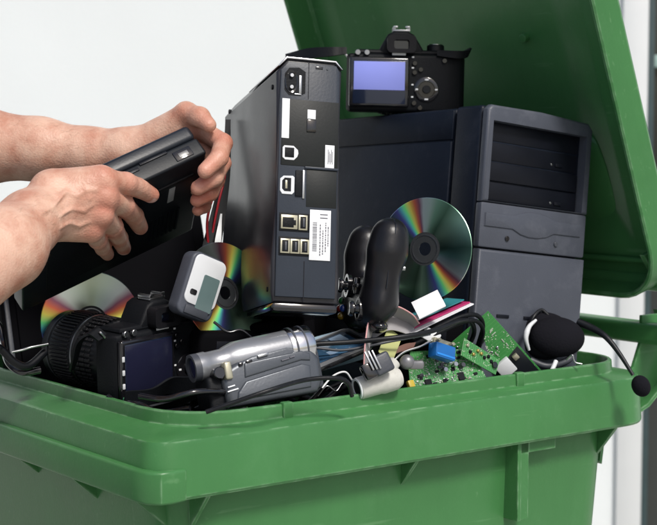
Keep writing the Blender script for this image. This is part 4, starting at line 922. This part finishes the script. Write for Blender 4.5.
q = MB(); q.M = iv; q.tube([at(525, 358, 1.885), at(527, 335, 1.875), at(533, 318, 1.875), at(541, 310, 1.885), at(548, 315, 1.885)], .0022, 10); q.build('headband', BLK, hs, 60)
q = MB(); q.M = iv; q.tube([at(530, 360, 1.875), at(548, 366, 1.875), at(568, 360, 1.875), at(577, 345, 1.885)], .0045, 10); q.build('yoke', GREYD, hs, 60)
q = MB(); q.M = iv; q.tube([at(578, 322, 1.885), at(592, 328, 1.875), at(606, 337, 1.860), at(619, 353, 1.850), at(633, 375, 1.840)], lambda t: .0052 - .0030 * t, 12); q.build('microphone_boom', BLK, hs, 60)
q = MB(); q.M = iv @ Matrix.Translation(at(641, 386, 1.840)); q.sph((0, 0, 0), (.0112, .0112, .0135), 28, 18, (0, R_(-25), 0)); q.build('microphone_foam', FOAM, hs, 80)
cable([at(566, 360, 1.860), at(572, 355, 1.855), at(575, 362, 1.855), at(582, 364, 1.855)], .0009, STEEL, 'short curl of bare bright wire under the headset')
q = MB(); q.tube([at(548, 378, 1.850), at(553, 368, 1.855), at(556, 361, 1.860)], .0028, 12); tag(q.build('white_peg', WHITE, None, 60), 'short white plastic peg poking up at the rim below the headset', 'peg')

# ------------------------------------------------------------------ the buried load: tangled cables
rn = random.Random(5)
q = MB()
for k in range(150):
    u0, v0 = rn.uniform(.07, .67), rn.uniform(.05, .53); P = []; a = rn.uniform(0, 6.28); x, y = u0, v0; zz = 1.04 - .10 * rn.random() ** 1.5
    for s in range(6):
        P.append(B(min(.685, max(.062, x)), min(.538, max(.042, y)), zz + rn.uniform(-.012, .012))); a += rn.uniform(-1.2, 1.2); x += .035 * math.cos(a); y += .035 * math.sin(a)
    q.tube(P, rn.uniform(.0018, .0042), 8, 5)
tag(q.build('cable_tangle', BLK, None, 60), 'tangle of thin black cables filling the gaps of the load', 'cables', kind='stuff')

# ------------------------------------------------------------------ the person
def skin_mat():
    m = bpy.data.materials.new('skin'); m.use_nodes = True; n = m.node_tree.nodes; l = m.node_tree.links; p = n['Principled BSDF']
    at_ = n.new('ShaderNodeAttribute'); at_.attribute_name = 'tone'; sx = n.new('ShaderNodeSeparateXYZ'); l.new(at_.outputs['Vector'], sx.inputs[0])
    tc = n.new('ShaderNodeTexCoord')
    no = n.new('ShaderNodeTexNoise'); no.inputs['Scale'].default_value = 30; no.inputs['Detail'].default_value = 7; no.inputs['Roughness'].default_value = .62; l.new(tc.outputs['Object'], no.inputs['Vector'])
    c1 = n.new('ShaderNodeMix'); c1.data_type = 'RGBA'; c1.inputs[6].default_value = (.62, .40, .30, 1); c1.inputs[7].default_value = (.45, .215, .145, 1)
    mr = n.new('ShaderNodeMapRange'); mr.inputs[1].default_value = .38; mr.inputs[2].default_value = .66; l.new(no.outputs[0], mr.inputs[0]); l.new(mr.outputs[0], c1.inputs[0])
    c2_ = n.new('ShaderNodeMix'); c2_.data_type = 'RGBA'; c2_.inputs[7].default_value = (.47, .13, .085, 1); l.new(sx.outputs[0], c2_.inputs[0]); l.new(c1.outputs[2], c2_.inputs[6])
    c3 = n.new('ShaderNodeMix'); c3.data_type = 'RGBA'; c3.inputs[7].default_value = (.68, .42, .36, 1); l.new(sx.outputs[1], c3.inputs[0]); l.new(c2_.outputs[2], c3.inputs[6])
    l.new(c3.outputs[2], p.inputs['Base Color'])
    p.inputs['Roughness'].default_value = .5; p.inputs['Subsurface Weight'].default_value = .08; p.inputs['Subsurface Radius'].default_value = (.006, .002, .001); p.inputs['Subsurface Scale'].default_value = 1
    vo = n.new('ShaderNodeTexVoronoi'); vo.inputs['Scale'].default_value = 420; l.new(tc.outputs['Object'], vo.inputs['Vector'])
    n2 = n.new('ShaderNodeTexNoise'); n2.inputs['Scale'].default_value = 150; n2.inputs['Detail'].default_value = 7; l.new(tc.outputs['Object'], n2.inputs['Vector'])
    ad = n.new('ShaderNodeMath'); ad.operation = 'MULTIPLY_ADD'; ad.inputs[1].default_value = 1.1; l.new(n2.outputs[0], ad.inputs[0]); l.new(vo.outputs['Distance'], ad.inputs[2])
    b = n.new('ShaderNodeBump'); b.inputs['Strength'].default_value = .38; b.inputs['Distance'].default_value = .0007; l.new(ad.outputs[0], b.inputs['Height']); l.new(b.outputs[0], p.inputs['Normal'])
    return m
SKIN = skin_mat()
def face_d(px, py):               # depth of the laptop's bottom face along a view line
    o = Vector((0, 0, ZC)); w_ = at(px, py, 1) - o; n_ = nf.normalized(); return (Rr - o).dot(n_) / w_.dot(n_)
def fing(pix, d0, rs):            # a finger from its knuckle to its tip resting on the face
    de = face_d(*pix[3]) - rs[3] * 1.3; out = []
    for (x_, y_), t in zip(pix, (0, .38, .72, 1)): out.append(A3(x_, y_, d0 + (de - d0) * t))
    return (out, rs)
# near (right) hand
Wn = A3(47, 209, 1.600); En = (-.52, 1.38, 1.13)
nearF = [  # knuckle, middle joint, last joint, tip
    fing(((102, 180), (126, 183.5), (139, 188), (151, 195)), 1.612, (.0130, .0117, .0108, .0093)),
    fing(((105, 198), (124, 206), (134, 216), (140, 227)), 1.612, (.0128, .0117, .0108, .0093)),
    fing(((101, 215), (113, 227), (119, 238), (123.5, 248)), 1.616, (.0122, .0110, .0101, .0088)),
    fing(((91, 229), (98, 240), (103, 248), (107.5, 254)), 1.622, (.0112, .0098, .0090, .0078))]
Fa = [A3(60, 205, 1.602)]
def nearhand(P):
    palm = chain(P, [Wn, A3(102, 184, 1.612)], (.024, .0145))
    for (pts, rs), w0 in zip(nearF, ((56, 192, 1.606), (56, 203, 1.602), (56, 214, 1.604), (55, 224, 1.608))):
        palm = smin(palm, cap(P, A3(*w0), pts[0], .0165, .0122), .009)
    palm = smin(palm, cap(P, A3(62, 192, 1.625), A3(100, 190, 1.628), .018, .013), .012)
    palm = smin(palm, cap(P, A3(56, 187, 1.610), A3(98, 181, 1.616), .0185, .0145), .010)
    palm = smin(palm, cap(P, A3(62, 222, 1.622), A3(90, 228, 1.628), .018, .012), .012)
    # thumb behind, reaching over the far face of the laptop
    th = chain(P, [A3(62, 194, 1.632), A3(86, 186, 1.665), A3(104, 184, 1.70), A3(120, 178, 1.722)], (.017, .0125, .011, .009))
    palm = smin(palm, th, .010)
    fore = chain(P, [Wn, A3(30, 222, 1.575), A3(5, 247, 1.53), A3(-60, 292, 1.46), En], (.0275, .0315, .0405, .046, .042), .012)
    palm = smin(palm, fore, .014)
    palm = smin(palm, ell(P, A3(46, 183, 1.600), (.011, .011, .010)), .012)      # wrist bone
    out = None
    for i, (pts, rs) in enumerate(nearF):
        f_ = chain(P, pts, rs, .003)
        f_ = smin(f_, ell(P, np.array(pts[1]) + np.array((0, -.0022, .0015)), (.0102, .0095, .0098)), .004)
        T_ = smin(palm, f_, .0065)
        T_ = smin(T_, ell(P, np.array(pts[0]) + np.array((.0, -.0052, .003)), (.0088, .0082, .0082)), .006)   # knuckle
        T_ = smin(T_, cap(P, np.array(A3(68, 196 + i * 8, 1.604)) + np.array((0, -.0145, .003)), np.array(pts[0]) + np.array((0, -.0090, .002)), .0016, .0026), .005)  # tendon
        out = T_ if out is None else smin(out, T_, .0012)
    return out
def march(fn, px, py, d0=1.45):     # first point of the skin along a view line
    d = d0
    for _ in range(60):
        p_ = np.array(at(px, py, d), np.float32)[None]; v_ = float(fn(p_)[0])
        if v_ < .0002: break
        d += v_ * .8
    return tuple(at(px, py, d))
VEINS = [[march(nearhand, *q_) for q_ in L_] for L_ in (((56, 196), (66, 192), (77, 196), (86, 190), (96, 190)), ((60, 216), (72, 209), (84, 211), (92, 205)), ((60, 228), (70, 223), (79, 226), (88, 222)), ((86, 190), (89, 199), (85, 210)), ((40, 214), (52, 208), (66, 192)))]
def nearhand2(P):
    s = nearhand(P)
    for L_ in VEINS: s = smin(s, chain(P, [(p_[0], p_[1] + .0006, p_[2]) for p_ in L_], [.0011] * len(L_), .002), .0034)
    return s
# far (left) hand
Wf = A3(128, 152, 1.760); Ef = (-.53, 1.80, 1.345)
farF = [
    ([A3(198, 128, 1.735), A3(223, 143, 1.712), A3(219, 158, 1.690), A3(205, 171, 1.674)], (.0115, .0108, .0104, .0088)),
    ([A3(196, 146, 1.745), A3(222, 163, 1.722), A3(214, 178, 1.700), A3(198, 188, 1.689)], (.0115, .0104, .0100, .0086)),
    ([A3(190, 162, 1.755), A3(216, 180, 1.735), A3(210, 193, 1.715), A3(197, 200, 1.704)], (.0110, .0100, .0094, .0080)),
    ([A3(184, 176, 1.765), A3(204, 195, 1.75), A3(204, 206, 1.735), A3(198, 210, 1.722)], (.0100, .0088, .0082, .007))]
def farhand(P):
    palm = chain(P, [Wf, A3(188, 130, 1.745)], (.023, .015))
    for pts, rs in farF: palm = smin(palm, cap(P, Wf, pts[0], .019, .0125), .010)
    # thumb: up over the top edge, tip pressed on the corner
    th = chain(P, [A3(160, 134, 1.748), A3(186, 113, 1.728), A3(200, 117, 1.712), A3(209, 125, 1.700)], (.016, .0118, .0102, .0078), .005)
    palm = smin(palm, cap(P, A3(150, 142, 1.752), A3(188, 118, 1.735), .018, .0115), .012)
    palm = smin(palm, th, .008)
    fore = chain(P, [Wf, A3(90, 154, 1.772), A3(40, 149, 1.78), A3(-20, 146, 1.79), Ef], (.0255, .0290, .0350, .0435, .044), .012)
    palm = smin(palm, fore, .014)
    out = None
    for pts, rs in farF:
        f_ = chain(P, pts, rs, .003); T_ = smin(palm, f_, .006); out = T_ if out is None else smin(out, T_, .0012)
    return out
def bbox(pts, pad): a = np.array(pts); return a.min(0) - pad, a.max(0) + pad
def creases(V, Fi):
    # skin folds over the finger joints, pressed into the surface
    d_ = np.zeros(len(V))
    for pts, rs in Fi:
        for j in (1, 2):
            a_ = np.array(pts[j]) ; ax = np.array(pts[j + 1]) - np.array(pts[j - 1]); ax /= np.linalg.norm(ax)
            q = V - a_; al = q @ ax; rad = np.linalg.norm(q - np.outer(al, ax), axis=1)
            near = np.exp(-np.maximum(0, rad - .014) ** 2 / .000004)
            for o_ in (-.0028, 0, .0026): d_ += near * np.exp(-((al - o_) / .0006) ** 2) * (.00045 if j == 1 else .00035)
    return d_
def push(V, Fc, amt):
    N_ = np.zeros_like(V); a_, b__, c_ = V[Fc[:, 0]], V[Fc[:, 1]], V[Fc[:, 2]]; fn_ = np.cross(b__ - a_, c_ - a_)
    for k in range(4): np.add.at(N_, Fc[:, k], fn_)
    N_ /= np.linalg.norm(N_, axis=1)[:, None] + 1e-12
    return V - N_ * amt[:, None]
def orient(V, Fc, fn):             # make sure face normals point outwards for push()
    c_ = V[Fc].mean(1); n_ = np.cross(V[Fc[:, 1]] - V[Fc[:, 0]], V[Fc[:, 2]] - V[Fc[:, 0]]); n_ /= np.linalg.norm(n_, axis=1)[:, None] + 1e-12
    k = np.random.default_rng(0).integers(0, len(Fc), 400); up_ = fn((c_[k] + n_[k] * .002).astype(np.float32)) > 0
    return Fc if up_.mean() > .5 else Fc[:, ::-1]
def tones(V, Fi, extra):
    red = np.zeros(len(V)); nail = np.zeros(len(V))
    for pts, rs in Fi:
        for j, s, a in ((0, .0085, .50), (1, .0085, .45), (2, .0060, .25), (3, .009, .45)):
            d = np.linalg.norm(V - np.array(pts[j]), axis=1); red += a * np.exp(-np.maximum(0, d - .010) ** 2 / (2 * s * s * .45))
    for p_, s, a in extra:
        d = np.linalg.norm(V - np.array(p_), axis=1); red += a * np.exp(-(d / s) ** 2)
    for pts, rs in Fi:
        ax = np.array(pts[3]) - np.array(pts[2]); ax /= np.linalg.norm(ax)
        vv = np.array((0, 0, ZC)) - np.array(pts[3]); vv /= np.linalg.norm(vv)
        # nail on the outer (back) side of the last bone
        b1_ = np.array(pts[1]) - np.array(pts[2]); nrm = -(b1_ - ax * (b1_ @ ax)); 
        nrm = -nrm; bend = nrm / (np.linalg.norm(nrm) + 1e-9)
        q = V - (np.array(pts[3]) + ax * .002); along = q @ ax; out_ = q @ bend; side = np.linalg.norm(q - np.outer(along, ax) - np.outer(out_, bend), axis=1)
        nail = np.maximum(nail, ((np.abs(along) < .0062) & (side < .0052) & (out_ > .004) & (out_ < .015)).astype(float))
    return np.stack([np.clip(red, 0, .8), nail * .8, red * 0], 1)
allV = []; allF = []; allT = []; off = 0
fpn = [p for pts, _ in nearF for p in pts] + [Wn, En, A3(130, 160, 1.690)]
fpf = [p for pts, _ in farF for p in pts] + [Wf, Ef, A3(188, 110, 1.73)]
def addp(V, Fc, T_):
    global off
    allV.append(V); allF.append(Fc + off); allT.append(T_); off += len(V)
lo_, hi_ = bbox(fpn, .05); V, Fc = surface(nearhand2, lo_, hi_, .0015); Fc = orient(V, Fc, nearhand); T0 = tones(V, nearF, [(A3(85, 205, 1.59), .025, .14), (A3(75, 225, 1.59), .02, .14), (A3(5, 280, 1.48), .03, .12)]); V = push(V, Fc, creases(V, nearF) + T0[:, 1] * .0004)
addp(V, Fc, T0); Fn_ = Fc
lo_, hi_ = bbox(fpf, .05); V, Fc = surface(farhand, lo_, hi_, .0016); Fc = orient(V, Fc, farhand); T0 = tones(V, farF, [(A3(205, 122, 1.69), .02, .35), (A3(185, 115, 1.72), .02, .15)]); V = push(V, Fc, creases(V, farF) + T0[:, 1] * .0004)
addp(V, Fc, T0)
def hairs(V, Fc, a_, b__, n_, seed):
    g_ = np.random.default_rng(seed); a_ = np.array(a_); b__ = np.array(b__); ax = b__ - a_; L = np.linalg.norm(ax); ax /= L
    t = (V - a_) @ ax; d = np.linalg.norm(V - a_ - np.outer(t, ax), axis=1); ok = np.where((t > -.01) & (t < L) & (d < .07))[0]
    N_ = np.zeros_like(V); fn_ = np.cross(V[Fc[:, 1]] - V[Fc[:, 0]], V[Fc[:, 2]] - V[Fc[:, 0]])
    for k in range(4): np.add.at(N_, Fc[:, k], fn_)
    N_ /= np.linalg.norm(N_, axis=1)[:, None] + 1e-12; q = MB()
    for i in g_.choice(ok, n_):
        p = Vector(V[i]); n1 = Vector(N_[i]); dr = (Vector(-ax) * .8 + Vector(g_.normal(0, .35, 3))); dr = (dr - n1 * dr.dot(n1)).normalized(); l_ = g_.uniform(.005, .012)
        s_ = dr.cross(n1).normalized() * .00005
        P_ = [p, p + dr * l_ * .45 + n1 * .0012, p + dr * l_ + n1 * .0014]
        q.add([P_[0] - s_, P_[0] + s_, P_[1] + s_, P_[1] - s_, P_[2]], [(0, 1, 2, 3), (3, 2, 4)])
    return q
HAIR = [hairs(allV[0], Fn_, A3(35, 215, 1.59), En, 900, 1), hairs(allV[1], Fc, A3(110, 155, 1.765), Ef, 1100, 2)]
SHn, SHf = (-.86, 1.42, 1.36), (-.86, 1.80, 1.38)
HD = (-.80, 1.61, 1.63)
def upper(P):
    s = cap(P, En, SHn, .044, .058); s = smin(s, cap(P, Ef, SHf, .044, .058), .01)
    s = smin(s, cap(P, SHn, SHf, .065, .065), .05); s = smin(s, cap(P, (-.88, 1.54, 1.30), (-.92, 1.55, .98), .13, .12), .08); s = smin(s, cap(P, (-.88, 1.68, 1.30), (-.92, 1.67, .98), .13, .12), .08)
    s = smin(s, cap(P, (-.87, 1.61, 1.38), (-.83, 1.61, 1.56), .055, .052), .03)
    h = ell(P, HD, (.095, .075, .115)); h = smin(h, ell(P, (-.765, 1.61, 1.56), (.062, .055, .055)), .04)
    h = smin(h, cap(P, (-.715, 1.61, 1.64), (-.688, 1.61, 1.605), .008, .013), .014)
    h = smin(h, cap(P, (-.703, 1.59, 1.565), (-.703, 1.63, 1.565), .007, .007), .01)
    for y in (-1, 1):
        h = -smin(-h, ell(P, (-.700, 1.61 + y * .032, 1.640), (.014, .014, .010)), .012); h = smin(h, ell(P, (-.712, 1.61 + y * .032, 1.640), (.012, .012, .011)), .004)
        h = smin(h, ell(P, (-.805, 1.61 + y * .078, 1.625), (.018, .009, .030)), .006)
    return smin(s, h, .02)
V, Fc = surface(upper, (-1.10, 1.24, .80), (-.44, 1.98, 1.80), .009)
addp(V, Fc, np.zeros((len(V), 3)))
person = np_mesh('person', np.concatenate(allV), np.concatenate(allF), SKIN, None, np.concatenate(allT))
for q in HAIR: q.build('arm_hair', mat('arm_hair', (.22, .13, .07), .6, bump=0), person)
tag(person, 'person with bare forearms lowering the black laptop into the bin with both hands', 'person')
def shirt(P):
    s = cap(P, (-.70, 1.41, 1.245), SHn, .064, .074); s = smin(s, cap(P, (-.70, 1.80, 1.365), SHf, .064, .074), .01)
    s = smin(s, cap(P, SHn, SHf, .078, .078), .05)
    for y in (1.53, 1.69): s = smin(s, cap(P, (-.88, y, 1.30), (-.92, y, .84), .142, .135), .08)
    return np.maximum(s, P[..., 2] * -1 + .80)
V, Fc = surface(shirt, (-1.15, 1.22, .76), (-.58, 2.0, 1.52), .010)
np_mesh('tshirt', V, Fc, mat('grey_cotton', (.20, .21, .24), .9, bump=.2, bs=300), person)
def legs(P):
    s = None
    for y in (1.52, 1.70):
        l_ = cap(P, (-.92, y, .86), (-.90, y, .48), .115, .075); l_ = smin(l_, cap(P, (-.90, y, .48), (-.93, y, .08), .072, .055), .03); s = l_ if s is None else smin(s, l_, .04)
    return s
V, Fc = surface(legs, (-1.12, 1.34, .0), (-.74, 1.90, 1.02), .014); np_mesh('trousers', V, Fc, mat('dark_denim', (.03, .04, .08), .9, bump=.2), person)
q = MB()
for y in (1.52, 1.70): q.box((-.87, y, .045), (.27, .095, .085), .03, 4)
q.build('shoes', BLKM, person)
def hair(P): return np.maximum(ell(P, (-.815, 1.61, 1.655), (.098, .084, .108)), (P[..., 0] + .742) * .7 - (P[..., 2] - 1.68) * .7)
V, Fc = surface(hair, (-.95, 1.50, 1.50), (-.68, 1.72, 1.80), .007); np_mesh('hair', V, Fc, mat('brown_hair', (.05, .03, .018), .7, bump=.4, bs=200), person)
